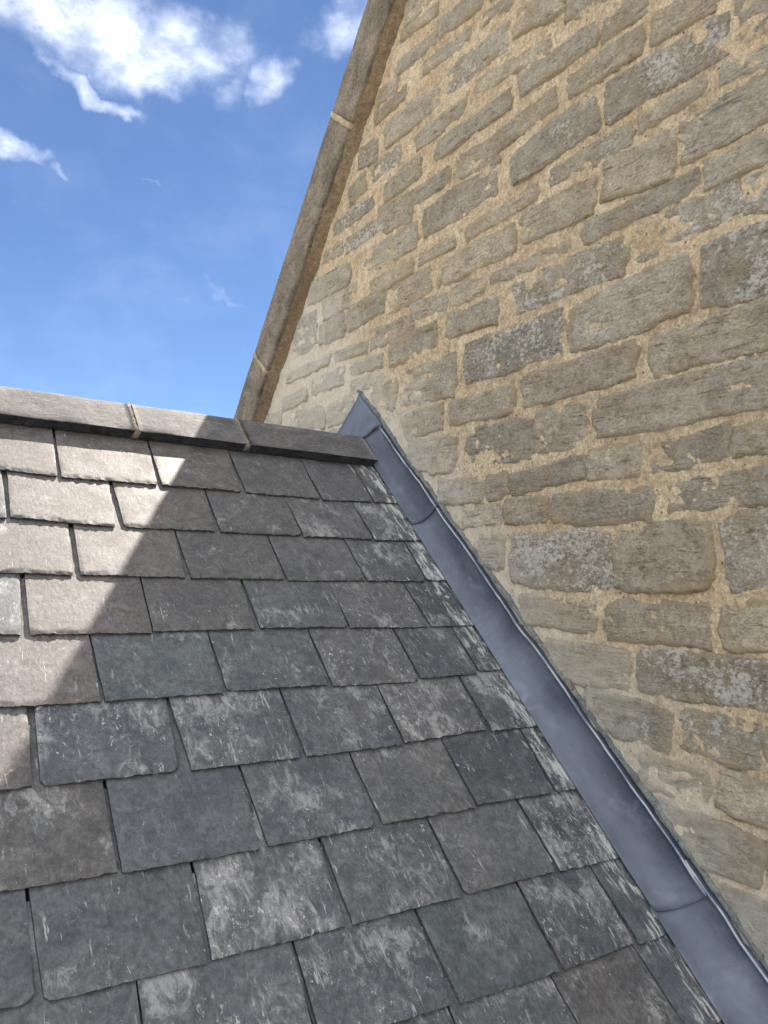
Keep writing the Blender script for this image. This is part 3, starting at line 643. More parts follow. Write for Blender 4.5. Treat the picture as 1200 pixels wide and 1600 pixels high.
# ------------------------------------------------------------------ slates
THK = 0.0088
TONES = [(0.122, 0.124, 0.134), (0.112, 0.116, 0.128), (0.132, 0.127, 0.126), (0.124, 0.113, 0.104),
         (0.110, 0.120, 0.124), (0.140, 0.136, 0.134), (0.104, 0.108, 0.116), (0.120, 0.122, 0.126)]
BROWN = (0.142, 0.118, 0.100); PALEB = (0.160, 0.135, 0.115); GREEN = (0.102, 0.119, 0.121); DARK = (0.080, 0.085, 0.092)
SPECIAL = {(0, 0): (BROWN, .35), (0, 1): (BROWN, .4), (0, 2): (BROWN, .4), (0, 3): (TONES[3], .35), (0, 4): (TONES[2], .4), (0, 5): (TONES[3], .3),
           (1, 1): (PALEB, .4), (1, 2): (BROWN, .35), (1, 3): (TONES[3], .5), (1, 4): (TONES[2], .7), (1, 5): (TONES[7], .95),
           (2, 0): (PALEB, .35), (2, 1): (PALEB, .3), (2, 2): (TONES[3], .3), (2, 3): (TONES[2], .35), (2, 4): (TONES[6], .8), (2, 5): (GREEN, 1.0),
           (3, 1): (PALEB, .4), (3, 2): (TONES[3], .5), (3, 3): (TONES[0], .55), (3, 4): (TONES[2], .85), (3, 5): (DARK, .9),
           (4, 0): (PALEB, .5), (4, 1): (GREEN, .45), (4, 2): (TONES[4], .6), (4, 3): (TONES[5], .9), (4, 4): (TONES[6], .75), (4, 5): (DARK, 1.0),
           (5, 0): (PALEB, .6), (5, 1): (TONES[1], .8), (5, 2): (TONES[0], .9), (5, 3): (TONES[1], .75), (5, 4): (TONES[2], .95), (5, 5): (DARK, .9),
           (6, 0): ((0.125, 0.112, 0.098), .6), (6, 1): (TONES[1], .35), (6, 2): (TONES[1], .6), (6, 3): (TONES[5], .6), (6, 4): (DARK, .6), (6, 5): (DARK, 1.0),
           (7, 0): (TONES[6], .35), (7, 1): (TONES[4], .6), (7, 2): (TONES[0], 1.0), (7, 3): (TONES[7], .7), (7, 4): (TONES[5], .55), (7, 5): (DARK, 1.0),
           (8, 1): (TONES[0], .8), (8, 2): (TONES[1], .7), (8, 3): (GREEN, .3), (8, 4): (DARK, .95), (8, 5): (GREEN, .6)}
gauge = 0.2095


def slate(bl, br, tr, tl, seed, tone, lichen, detail=True, lift=0.0, extra=1.0):
    bl, br, tr, tl = [np.array(a, float) for a in (bl, br, tr, tl)]
    ox, oy = (bl[0] + br[0]) / 2, (bl[1] + br[1]) / 2
    tl2 = bl + (tl - bl) * (1 + extra); tr2 = br + (tr - br) * (1 + extra)
    wd_ = br[0] - bl[0]; ht = (tl2[1] + tr2[1]) / 2 - oy
    nu = max(8, int(wd_ / (0.0055 if detail else 0.03)))
    if detail:
        dv = [0, .0025, .005, .009, .014, .021, .03, .045, .07, .1, .13, .165, .2, .23, .3, ht]
    else:
        dv = [0, .006, .02, .08, .2, ht]
    dv = [d for d in dv if d < ht - .01] + [ht]
    s = np.linspace(0, 1, nu)
    if detail:
        s = np.concatenate([[0, .004 / wd_, .011 / wd_], s[1:-1][(s[1:-1] > .015 / wd_) & (s[1:-1] < 1 - .015 / wd_)], [1 - .011 / wd_, 1 - .004 / wd_, 1]])
    nu = len(s); nv = len(dv)
    t_ = np.array(dv)[:, None] / ht; S = s[None, :]
    U = (bl[0] * (1 - S) + br[0] * S) * (1 - t_) + (tl2[0] * (1 - S) + tr2[0] * S) * t_ - ox
    V = (bl[1] * (1 - S) + br[1] * S) * (1 - t_) + (tl2[1] * (1 - S) + tr2[1] * S) * t_ - oy
    q = seed * 3.7
    # ragged outline: dressed bottom edge, slightly wandering sides, knocked corners
    fall = np.clip(1 - np.array(dv)[:, None] / .03, 0, 1)
    rag = fbm(U * 80, q, 0, 3, seed, .7) * .0022 + fbm(U * 12, q + 5, 0, 2, seed) * .0012
    bite = np.clip(fbm(U * 34, q + 9, 0, 2, seed + 5) - .42, 0, 1) * .009
    V = V + (rag + bite) * fall
    side = np.clip(1 - S * wd_ / .03, 0, 1); side2 = np.clip(1 - (1 - S) * wd_ / .03, 0, 1)
    U = U + side * fbm(V * 26, q + 2, 0, 3, seed) * .0022 + side2 * fbm(V * 26, q + 7, 0, 3, seed) * .0022
    r = random.Random(seed)
    for sd_ in (0, 1):
        if r.random() < .16 and detail:
            c = r.uniform(.006, .014); dist_ = (S if sd_ == 0 else 1 - S) * wd_
            cut = np.clip(1 - (dist_ + np.array(dv)[:, None]) / c, 0, 1)
            V = V + cut * c * .5; U = U + cut * c * .5 * (1 if sd_ == 0 else -1)
    W = .019 - .0102 * (V / gauge) + lift * np.clip(1 - V / .42, 0, 1)
    # slightly hollow or bellied slabs, low cleavage steps
    belly = fbm(U * 5 + q, V * 5, q, 2, seed + 3) * .0009
    step = np.where(fbm(U * 9 + q, V * 7, q, 2, seed + 8) > .25, .0007, 0)
    lim = np.clip(1 - V / gauge, 0, 1)
    W = W + (belly - step) * lim
    # spalled lower arris
    db = np.array(dv)[:, None] + 0 * S
    cw = .008 + .012 * (fbm(U * 40, q + 3, 0, 3, seed + 2) + .3)
    cd = np.clip(fbm(U * 75, q + 4, 0, 3, seed + 4, .7) + .45, 0, 1.3) * .0062
    W = W - cd * np.clip(1 - db / np.maximum(cw, .003), 0, 1) ** .8
    es = np.minimum(S, 1 - S) * wd_
    W = W - np.clip(fbm(V * 40, q + 6, 0, 2, seed + 6) + .2, 0, 1) * .0028 * np.clip(1 - es / .006, 0, 1)
    top = np.stack([U, V, W], -1).reshape(-1, 3)
    faces = grid_faces(nu, nv)
    base = .019 - .0102 * (V / gauge) - THK + lift * np.clip(1 - V / .42, 0, 1)
    idx = [(0, i) for i in range(nu)] + [(j, nu - 1) for j in range(1, nv)] + [(nv - 1, i) for i in range(nu - 2, -1, -1)] + [(j, 0) for j in range(nv - 2, 0, -1)]
    ring_t = [(U[a], V[a], W[a]) for a in idx]; ring_b = [(U[a], V[a] + (.0012 if a[0] == 0 else 0), base[a]) for a in idx]
    n0 = len(top); L = len(idx)
    verts = list(map(tuple, top)) + ring_t + ring_b
    sm = [True] * len(faces)
    for i in range(L):
        j = (i + 1) % L
        faces.append((n0 + j, n0 + i, n0 + L + i, n0 + L + j)); sm.append(False)
    faces.append(tuple(n0 + L + i for i in range(L))[::-1]); sm.append(False)
    o = mesh_obj('slate', verts, faces, M_SLATE, parent=roof, loc=(ox, oy, 0), smooth=sm, color=tuple((c * .62 + g * .38) * k for c, g, k in zip(tone, (.116, .119, .125), (1.0, 1.03, 1.06))) + (lichen,))
    o.data.materials.append(M_CLEFT); o.data.polygons.foreach_set('material_index', [0 if x else 1 for x in sm])  # broken edges, darkened: shade of the downward faces is in the colour
    return o


rs_ = random.Random(21)
sid = 1
for ri, row in enumerate(SLATES):
    vb = sum(q[0][1] + q[1][1] for q in row) / (2 * len(row))
    for ci, q in enumerate(row):
        tone, lich = SPECIAL.get((ri, ci), (rs_.choice(TONES), rs_.uniform(.3, .9)))
        bl, br, tr, tl = q
        if ci == len(row) - 1:                     # tuck the last slate under the lead
            br = (br[0] + .022, br[1]); tr = (tr[0] + .022, tr[1])
        slate(bl, br, tr, tl, sid, tone, lich, lift=rs_.uniform(0, .0009), extra=(.62 if ri == 0 else 1.02)); sid += 1
    # the rest of the course, out to the left verge
    x = row[0][0][0] - .006
    while x > X_L + .1:
        wv = rs_.uniform(.27, .32); x0 = max(x - wv, X_L)
        slate((x0, vb), (x, vb), (x, vb + gauge), (x0, vb + gauge), sid, rs_.choice((BROWN, PALEB, TONES[2], TONES[3])), rs_.uniform(.3, .6), detail=x > -2.4, extra=(.62 if ri == 0 else 1.02)); sid += 1
        x = x0 - .006
# courses below the picture, down to the eaves
vb = sum(q[0][1] + q[1][1] for q in SLATES[-1]) / (2 * len(SLATES[-1])); ri = 0
while vb - gauge > V_EAVE - .05:
    vb -= gauge; ri += 1
    x = -.075 - (.15 if ri % 2 else 0) ; edge = [-.07, x] if ri % 2 else [-.07]
    xs = [-.07]
    if ri % 2: xs.append(-.20)
    while xs[-1] > X_L + .1: xs.append(max(xs[-1] - rs_.uniform(.27, .31), X_L))
    for a, b in zip(xs[:-1], xs[1:]):
        slate((b + .004, vb), (a, vb), (a, vb + gauge), (b + .004, vb + gauge), sid, rs_.choice(TONES), rs_.uniform(.4, .9), detail=(a > -2.2 and ri < 3)); sid += 1

# ------------------------------------------------------------------ ridge tiles
def wing_pts(side, w_, v):
    p = rw(0, v, w_)
    return (p.y, p.z) if side > 0 else (2 * YR - p.y, p.z)


def v_at(w_):                                                # v where a plane offset w meets the ridge line
    return (YR - rw(0, 0, w_).y) / UP.y


def ridge_tile(x0, x1, seed):
    ns = 26; xs = np.linspace(x0, x1, ns); vl = 2.333
    prof = []
    def ap(side, w_, v, tagk): prof.append((*wing_pts(side, w_, v), tagk))
    WO, WI = .047, .013
    ap(1, WI, vl - .001, 0); ap(1, WO - .0015, vl - .002, 1); ap(1, WO, vl + .001, 1)
    for f_ in (.2, .4, .6, .8): ap(1, WO + .0012 * math.sin(f_ * 3.14), vl + f_ * (v_at(WO) - vl), 2)
    ap(1, WO - .001, v_at(WO) - .012, 2)
    prof.append((YR, rw(0, v_at(WO), WO).z - .004, 2))
    ap(-1, WO - .001, v_at(WO) - .012, 2)
    for f_ in (.8, .5, .2): ap(-1, WO, vl + f_ * (v_at(WO) - vl), 2)
    ap(-1, WO, vl + .004, 1); ap(-1, WO - .004, vl - .001, 1); ap(-1, WI, vl, 0)
    prof.append((YR, rw(0, v_at(WI), WI).z, 0))
    K = len(prof); V_ = []
    for i, x in enumerate(xs):
        for kk, (y, z, tg) in enumerate(prof):
            d = (float(fbm(x * 14, kk * 3.1 + seed, 0, 3, seed)) * (.0022 if tg else 0))
            dx = 0
            if i in (0, ns - 1): dx = float(fbm(kk * .9, seed, 0, 2, seed)) * .002
            V_.append((x + dx, y - (d if y < YR else -d) * .7, z + d))
    F_ = []; sm = []; mi = []
    for i in range(ns - 1):
        for kk in range(K):
            j = (kk + 1) % K
            F_.append((i * K + kk, i * K + j, (i + 1) * K + j, (i + 1) * K + kk)); sm.append(2 <= kk < K - 4); mi.append(0 if 1 <= kk < K - 3 else 1)
    F_.append(tuple(range(K))); F_.append(tuple(range((ns - 1) * K, ns * K))[::-1]); sm += [False, False]
    F_ = [f[::-1] for f in F_]; mi += [1, 1]
    o = child('ridge_tile', V_, F_, M_RIDGE, smooth=sm)
    o.data.materials.append(M_RIDGE_EDGE)                    # blue-black edge faces, their shade put into the colour
    o.data.polygons.foreach_set('material_index', mi)
    return o


def ridge_joint(x, wdt=.020, seed=1):
    vl = 2.330; V_ = []; xs = np.linspace(x - wdt / 2, x + wdt / 2, 6); K = None
    for i, xx in enumerate(xs):
        b = -.003 + .0045 * math.sin(math.pi * i / 5)
        pr = [wing_pts(1, .012, vl), wing_pts(1, .044 + b, vl - .001 - b * .5)]
        pr += [wing_pts(1, .045 + b + .0015 * math.sin(f_ * 21 + seed), vl + f_ * (v_at(.045) - vl)) for f_ in (.12, .25, .4, .55, .7, .85)]
        pr += [(YR, rw(0, v_at(.045), .045).z + b)]
        pr += [wing_pts(-1, .045 + b, vl + .1), wing_pts(-1, .044 + b, vl), wing_pts(-1, .012, vl), (YR, rw(0, v_at(.012), .012).z)]
        K = len(pr)
        V_ += [(xx + .0035 * math.sin(kk * 2.3 + seed) * (1 if i in (0, 5) else 0), y, z) for kk, (y, z) in enumerate(pr)]
    F_ = [(i * K + kk, (i + 1) * K + kk, (i + 1) * K + (kk + 1) % K, i * K + (kk + 1) % K) for i in range(5) for kk in range(K)]
    F_ += [tuple(range(K)), tuple(range(5 * K, 6 * K))[::-1]]
    return child('ridge_joint', V_, F_, M_RJOINT)


RX = [-3.1, -2.62, -2.17, -1.50 - .0, -1.0155, -.6035]
RX = [-3.08, -2.42, -1.94, -1.475, -1.0155, -.6035]
for a, b in zip(RX[:-1], RX[1:]):
    ridge_tile(a + .008, b - .008, int(-a * 100))
    ridge_joint(b, .022, int(-b * 37))
ridge_tile(RX[-1] + .008, -.036, 77)
# bedding under the ridge tiles, set back from their edge
V_, F_ = [], []
for x in (X_L + .02, -.04):
    for (s_, w_, v) in ((1, .006, 2.352), (1, .03, 2.352), (1, .03, v_at(.03)), (-1, .03, 2.352), (-1, .006, 2.352)):
        V_.append((x, *wing_pts(s_, w_, v)))
F_ = [(0, 1, 6, 5), (1, 2, 7, 6), (2, 3, 8, 7), (3, 4, 9, 8), (0, 4, 3, 2, 1), (5, 6, 7, 8, 9)]
child('ridge_bedding', V_, F_, M_RJOINT, smooth=False)

# ------------------------------------------------------------------ gable wall
gable = empty('gable_wall', Matrix.Translation((0, 0, 0)))
tag(gable, 'tall gable wall of weathered buff and grey stone with wide sandy mortar joints', 'wall', kind='thing')
RD = Vector((0, -.63194, .77502)); RN = Vector((0, .77502, .63194))     # rake direction and its outward normal
YA = 0.35                                                              # gable apex
def rake_z(y, perp): return (perp - RN.y * y) / RN.z
APZ = rake_z(YA, 6.93)
y_l = (6.93 - RN.z * 3.2) / RN.y
prof = [(y_l, 0), (y_l, 3.2), (YA, APZ), (2 * YA - y_l, 3.2), (2 * YA - y_l, 0)]
vs_ = [(x, y, z) for x in (.02, .52) for y, z in prof]; k = 5
fs_ = [tuple(range(k)), tuple(range(k, 2 * k))[::-1]] + [(i, k + i, k + (i + 1) % k, (i + 1) % k) for i in range(k)]
mesh_obj('wall_core', vs_, fs_, M_MORTAR, parent=gable, smooth=False)

# pointing: one rough sheet of mortar between the stones
def in_wall(y, z, perp=6.765, wlow=-.05):
    pw = (y - RO.y) * NRM.y + (z - RO.z) * NRM.z
    back = (2 * YR - y - RO.y) * NRM.y + (z - RO.z) * NRM.z
    return (RN.y * y + RN.z * z < perp) & ((pw > wlow) | (y > YR)) & ((back > wlow) | (y <= YR))


PITS = []
for yy, zz, rr_ in ((2.0, 6.05, .012), (2.315, 5.985, .010)):
    PITS.append((yy, zz, rr_))


def mortar_x(y, z):
    h = fbm(y * 14, z * 20, 0, 4, 5, .6) * .0055 + fbm(y * 45, z * 45, 0, 2, 9) * .0026
    h = h + np.clip(vnoise(y * 75, z * 75, 0, 31) - .72, 0, 1) * -.012
    return .0012 - h


st_ = .011
ys = np.arange(.15, 4.45, st_); zs = np.arange(3.2, 8.15, st_)
Y, Z = np.meshgrid(ys, zs); X = mortar_x(Y, Z)
ok = in_wall(Y, Z, 6.80, -.06)
idx = -np.ones(Y.size, int); okf = ok.ravel(); idx[okf] = np.arange(okf.sum())
vv = np.stack([X.ravel()[okf], Y.ravel()[okf], Z.ravel()[okf]], -1)
ny = len(ys); I = idx.reshape(Y.shape)
q = np.stack([I[:-1, :-1], I[1:, :-1], I[1:, 1:], I[:-1, 1:]], -1).reshape(-1, 4)
q = q[(q >= 0).all(1)]
me = bpy.data.meshes.new('mortar'); me.vertices.add(len(vv)); me.vertices.foreach_set('co', vv.ravel())
me.loops.add(len(q) * 4); me.loops.foreach_set('vertex_index', q.ravel().astype(np.int32))
me.polygons.add(len(q)); me.polygons.foreach_set('loop_start', np.arange(0, len(q) * 4, 4, dtype=np.int32))
me.polygons.foreach_set('use_smooth', np.ones(len(q), bool)); me.update(calc_edges=True); me.materials.append(M_MORTAR)
mo = bpy.data.objects.new('mortar', me); COL.objects.link(mo); mo.parent = gable; mo['kind'] = 'stuff'


def stone(poly, seed, tone, lichen, res=.0085):
    P = np.array(poly, float); c = P.mean(0)
    area = 0.5 * np.sum(P[:, 0] * np.roll(P[:, 1], -1) - np.roll(P[:, 0], -1) * P[:, 1])
    if area < 0: P = P[::-1]
    # convex-ish outline, softened corners, ragged by noise
    A = P; B = np.roll(P, -1, 0); E = B - A; Ln = np.hypot(E[:, 0], E[:, 1]); keep = Ln > 1e-6
    A, E, Ln = A[keep], E[keep], Ln[keep]
    Nn = np.stack([-E[:, 1], E[:, 0]], -1) / Ln[:, None]
    lo = P.min(0) - .02; hi = P.max(0) + .02
    ys = np.arange(lo[0], hi[0] + res, res); zs = np.arange(lo[1], hi[1] + res, res)
    Y, Z = np.meshgrid(ys, zs)
    Yw = Y + fbm(Y * 24, Z * 24, seed, 4, seed, .7) * .009; Zw = Z + fbm(Y * 14, Z * 26, seed + 9, 4, seed + 1, .7) * .008
    # true polygon distance
    dmin = np.full(Y.shape, 9.0); inside = np.zeros(Y.shape, bool)
    for a, e_ in zip(A, E):
        py, pz = Yw - a[0], Zw - a[1]
        tt = np.clip((py * e_[0] + pz * e_[1]) / (e_ @ e_), 0, 1)
        dmin = np.minimum(dmin, np.hypot(py - tt * e_[0], pz - tt * e_[1]))
        b = a + e_
        cr = ((a[1] > Zw) != (b[1] > Zw)) & (Yw < (b[0] - a[0]) * (Zw - a[1]) / (b[1] - a[1] + 1e-12) + a[0])
        inside ^= cr
    d = np.where(inside, dmin, -dmin)
    soft = np.zeros(Y.shape)                                   # round the corners
    for a, n_ in zip(A, Nn):
        soft += np.exp(-np.clip(((Yw - a[0]) * n_[0] + (Zw - a[1]) * n_[1]), -.05, .3) / .006)
    sd2 = -.006 * np.log(soft + 1e-9)
    # most are roughly squared blocks laid on their bed: fill the corners of the outline
    PC = P - c; ang = .5 * math.atan2(2 * (PC[:, 0] * PC[:, 1]).mean(), (PC[:, 0] ** 2).mean() - (PC[:, 1] ** 2).mean())
    ang = max(-.14, min(.14, ang)); ca, sa = math.cos(ang), math.sin(ang)
    u_ = PC[:, 0] * ca + PC[:, 1] * sa; v_ = -PC[:, 0] * sa + PC[:, 1] * ca
    Ug = (Yw - c[0]) * ca + (Zw - c[1]) * sa; Vg = -(Yw - c[0]) * sa + (Zw - c[1]) * ca
    um, uh = (u_.max() + u_.min()) / 2, (u_.max() - u_.min()) / 2; vm_, vh = (v_.max() + v_.min()) / 2, (v_.max() - v_.min()) / 2
    dr = np.minimum(uh * .93 - abs(Ug - um), vh * .80 - abs(Vg - vm_))
    d = np.maximum(np.minimum(d, np.maximum(sd2, d - .005)), dr) + .0115
    d = d + fbm(Y * 70, Z * 70, seed, 2, seed + 11, .7) * .0035
    r = random.Random(seed); proud = r.uniform(-.0012, .0042); bevel = r.uniform(.005, .012)
    t_ = np.clip(d / bevel, -1.2, 1)
    prof_ = np.where(t_ > 0, 1 - (1 - t_) ** 2, t_ * 1.5)
    lam = fbm(Y * 7, Z * 50 + Y * 5 * r.uniform(-1, 1), seed, 3, seed + 3) * .0034
    rough_ = fbm(Y * 26, Z * 40, seed, 4, seed + 5, .72) * .0058
    tilt = (Y - c[0]) * r.uniform(-.02, .02) + (Z - c[1]) * r.uniform(-.05, .03)
    crack = np.clip(vnoise(Y * 10, Z * 30, seed, seed + 7) - .55, 0, 1) * -.009
    Hh = -.0028 + (.0049 + proud) * prof_ + (lam + rough_ + tilt + crack) * np.clip(t_ + .95, 0, 1)
    X = -Hh
    ok = (d > -.009)
    idx = -np.ones(Y.size, int); f = ok.ravel(); idx[f] = np.arange(f.sum())
    vv = np.stack([X.ravel()[f], Y.ravel()[f] - c[0], Z.ravel()[f] - c[1]], -1)
    I = idx.reshape(Y.shape)
    q = np.stack([I[:-1, :-1], I[1:, :-1], I[1:, 1:], I[:-1, 1:]], -1).reshape(-1, 4)
    q = q[(q >= 0).all(1)]
    # rim going back into the wall
    edges = {}
    for fc in q.tolist():
        for a_, b_ in ((fc[0], fc[1]), (fc[1], fc[2]), (fc[2], fc[3]), (fc[3], fc[0])):
            if (b_, a_) in edges: del edges[(b_, a_)]
            else: edges[(a_, b_)] = 1
    n0 = len(vv); rim = {}; vl_ = vv.tolist(); fl = [tuple(x) for x in q.tolist()]
    for a_, b_ in edges:
        for g_ in (a_, b_):
            if g_ not in rim:
                rim[g_] = len(vl_); vl_.append([.030, vl_[g_][1], vl_[g_][2]])
        fl.append((b_, a_, rim[a_], rim[b_]))
    o = mesh_obj('stone', vl_, fl, M_STONE, parent=gable, loc=(0, c[0], c[1]), smooth=True, color=(tone[0] * 2.14, tone[1] * 2.09, tone[2] * 1.97, lichen))
    at = o.data.attributes.new('rim', 'FLOAT', 'POINT')        # distance from the joint, for the mortar smeared over the edge
    dv = np.full(len(vl_), -.02); dv[:n0] = d.ravel()[f]
    at.data.foreach_set('value', dv.astype(np.float32))
    return o


STT = [(0.248, 0.224, 0.182), (0.226, 0.214, 0.182), (0.266, 0.238, 0.190), (0.220, 0.202, 0.168), (0.250, 0.230, 0.190), (0.238, 0.212, 0.168)]
rs2 = random.Random(5); boxes = []
for kx, (heavy, poly) in enumerate(STONES):
    tone = rs2.choice(STT); k_ = rs2.uniform(.80, 1.14); tone = tuple(c * k_ for c in tone)
    if heavy: tone = tuple(c * .86 for c in tone)
    stone(poly, 100 + kx, tone, rs2.uniform(.62, .95) if heavy else rs2.uniform(.05, .45))
    P = np.array(poly); boxes.append((P[:, 0].min(), P[:, 0].max(), P[:, 1].min(), P[:, 1].max()))
nst = len(STONES)

# courses outside the traced area (beyond the frame) and small stones in the gaps between
def hits(y0, y1, z0, z1, m=.012):
    return any(y0 < b[1] + m and y1 > b[0] - m and z0 < b[3] + m and z1 > b[2] - m for b in boxes)


z = 3.15; AUTO = []
while z < 8.0:
    h = rs2.uniform(.085, .165); y = 4.2 + rs2.uniform(0, .2)
    while y > .15:
        l = rs2.uniform(.16, .42); y0, y1, z0, z1 = y - l, y, z, z + h
        y -= l + .028
        pts_ = [(y0, z0), (y1, z0), (y1, z1), (y0, z1)]
        if not all(bool(in_wall(a, b, 6.72, .17)) for a, b in pts_): continue
        if hits(y0, y1, z0, z1): continue
        j = lambda: rs2.uniform(-.008, .008)
        poly = [(y0 + j(), z0 + j()), ((y0 + y1) / 2, z0 + j()), (y1 + j(), z0 + j()), (y1 + j(), z1 + j()), ((y0 + y1) / 2, z1 + j()), (y0 + j(), z1 + j())]
        nst += 1
        stone(poly, 300 + nst, rs2.choice(STT), rs2.uniform(.05, .8), res=.011); AUTO.append(poly)
        boxes.append((y0, y1, z0, z1))
    z += h + .026

# smaller stones wherever a patch of plain mortar is still left between them
GS = .008; gy0, gz0 = .3, 3.4
occ = np.zeros((int(4.9 / GS), int(4.3 / GS)), bool)           # [z, y]


def mark(poly, grow=.013):
    P = np.array(poly); c = P.mean(0)
    i0, i1 = int((P[:, 0].min() - grow - gy0) / GS), int((P[:, 0].max() + grow - gy0) / GS) + 1
    j0, j1 = int((P[:, 1].min() - grow - gz0) / GS), int((P[:, 1].max() + grow - gz0) / GS) + 1
    i0, j0 = max(i0, 0), max(j0, 0); i1, j1 = min(i1, occ.shape[1] - 1), min(j1, occ.shape[0] - 1)
    if i1 <= i0 or j1 <= j0: return
    Yg, Zg = np.meshgrid(gy0 + np.arange(i0, i1) * GS, gz0 + np.arange(j0, j1) * GS)
    ins = np.zeros(Yg.shape, bool); dm = np.full(Yg.shape, 9.)
    for a_, b_ in zip(P, np.roll(P, -1, 0)):
        ins ^= ((a_[1] > Zg) != (b_[1] > Zg)) & (Yg < (b_[0] - a_[0]) * (Zg - a_[1]) / (b_[1] - a_[1] + 1e-12) + a_[0])
        e_ = b_ - a_; tt = np.clip(((Yg - a_[0]) * e_[0] + (Zg - a_[1]) * e_[1]) / (e_ @ e_ + 1e-12), 0, 1)
        dm = np.minimum(dm, np.hypot(Yg - a_[0] - tt * e_[0], Zg - a_[1] - tt * e_[1]))
    occ[j0:j1, i0:i1] |= ins | (dm < grow)


for _, poly in STONES: mark(poly)
for poly in AUTO: mark(poly)
Yg, Zg = np.meshgrid(gy0 + np.arange(occ.shape[1]) * GS, gz0 + np.arange(occ.shape[0]) * GS)
occ |= ~in_wall(Yg, Zg, 6.725, .17)
for wy, hz in ((.30, .10), (.24, .085), (.19, .075), (.15, .065), (.12, .055), (.09, .05), (.065, .04)):
    ci, cj = int(wy / GS), int(hz / GS)
    ii = np.zeros((occ.shape[0] + 1, occ.shape[1] + 1), int)
    j = 0
    while j < occ.shape[0] - cj and nst < 290:
        ii[1:, 1:] = occ.cumsum(0).cumsum(1)
        i = 0
        while i < occ.shape[1] - ci and nst < 290:
            if ii[j + cj, i + ci] - ii[j, i + ci] - ii[j + cj, i] + ii[j, i] == 0 and not occ[j:j + cj, i:i + ci].any():
                y0, z0 = gy0 + i * GS, gz0 + j * GS; y1, z1 = y0 + wy, z0 + hz
                q_ = lambda k=.006: rs2.uniform(-k, k)
                poly = [(y0 + q_(), z0 + q_()), ((y0 + y1) / 2 + q_(), z0 + q_()), (y1 + q_(), z0 + q_()), (y1 + q_(), z1 + q_()), ((y0 + y1) / 2 + q_(), z1 + q_()), (y0 + q_(), z1 + q_())]
                nst += 1; stone(poly, 600 + nst, rs2.choice(STT), rs2.uniform(.05, .5)); mark(poly); i += ci
            i += 1
        j += 1
print('stones', nst)

# coping: long slabs on the rake, projecting 6 cm, with pale joints and a brown mortar fillet below
def rake_pt(x, al, perp):
    return Vector((x, 0, 0)) + RD * al + RN * perp


def coping(a0, a1, seed, name='coping_stone', mat=None, dx=0.0, flip=False):
    prof = [(-.052, 6.762), (-.060, 6.768), (-.061, 6.80), (-.060, 6.86), (-.060, 6.92), (-.059, 6.965), (-.054, 6.995), (-.042, 7.008), (.05, 7.03), (.26, 7.06), (.56, 7.03), (.56, 6.90), (.10, 6.90), (.10, 6.755), (-.02, 6.757)]
    ns = max(3, int((a1 - a0) / .02)); V_ = []
    K = len(prof)
    for i, al in enumerate(np.linspace(a0, a1, ns)):
        for kk, (x, p_) in enumerate(prof):
            nn = float(fbm(al * 9, kk * 1.3 + seed, 0, 4, seed)) * .010 + float(fbm(al * 38, kk * 2.3, seed, 3, seed, .7)) * .0052
            if 9 < kk < 14: nn = 0
            x2 = x - abs(dx) if kk < 7 else x
            pt = rake_pt(x2 + (nn * .7 if kk < 7 else 0), al, p_ + nn + (dx * .3 if 5 < kk < 10 else 0))
            if flip: pt.y = 2 * YA - pt.y
            V_.append(tuple(pt))
    F_ = [(i * K + kk, i * K + (kk + 1) % K, (i + 1) * K + (kk + 1) % K, (i + 1) * K + kk) for i in range(ns - 1) for kk in range(K)]
    F_ += [tuple(range(K))[::-1], tuple(range((ns - 1) * K, ns * K))]
    F_ = [f[::-1] for f in F_] if not flip else F_
    return mesh_obj(name, V_, F_, mat or M_COPING, parent=gable, smooth=True)


JN = [-.9, .98, 2.345, 3.605, 4.9, 6.1, 7.2]
JN = [al for al in JN]
AMAX = (YA - RN.y * 6.9) / RD.y
JN = [a for a in JN if a < AMAX - .3] + [AMAX]
for i, (a, b) in enumerate(zip(JN[:-1], JN[1:])):
    coping(a + .012, b - .012, 40 + i)
    if i: coping(a - .014, a + .014, 60 + i, 'coping_joint', M_JOINT, dx=-.002)
    if i > 2: coping(a + .012, b - .012, 80 + i, flip=True)
# fillet tucked under the coping
V_ = []; ns = 260
for i, al in enumerate(np.linspace(-.2, 4.6, ns)):
    wv = .010 + .006 * float(fbm(al * 5, 1, 0, 3, 3)); dp = float(fbm(al * 30, 4, 0, 2, 8)) * .002
    for x, p_ in ((-.048, 6.772), (-.040 + dp, 6.757 - wv * .3), (-.022 + dp, 6.752 - wv), (-.007 + dp, 6.742 - wv * 1.6), (.012, 6.735 - wv * 2.2)):
        V_.append(tuple(rake_pt(x, al, p_)))
mesh_obj('rake_fillet', V_, [f[::-1] for f in grid_faces(5, ns)], M_RAKE, parent=gable)

# ------------------------------------------------------------------ lead flashing
lead = empty('lead_flashing', Matrix.Translation(rw(-.05, 2.45, .02)))
tag(lead, 'smooth blue-grey lead flashing dressed into the angle between slate roof and stone wall', 'flashing', kind='thing')
LI = lead.matrix_world.inverted()


def edge_x(v): return -.045 - .0215 * (2.33 - v)


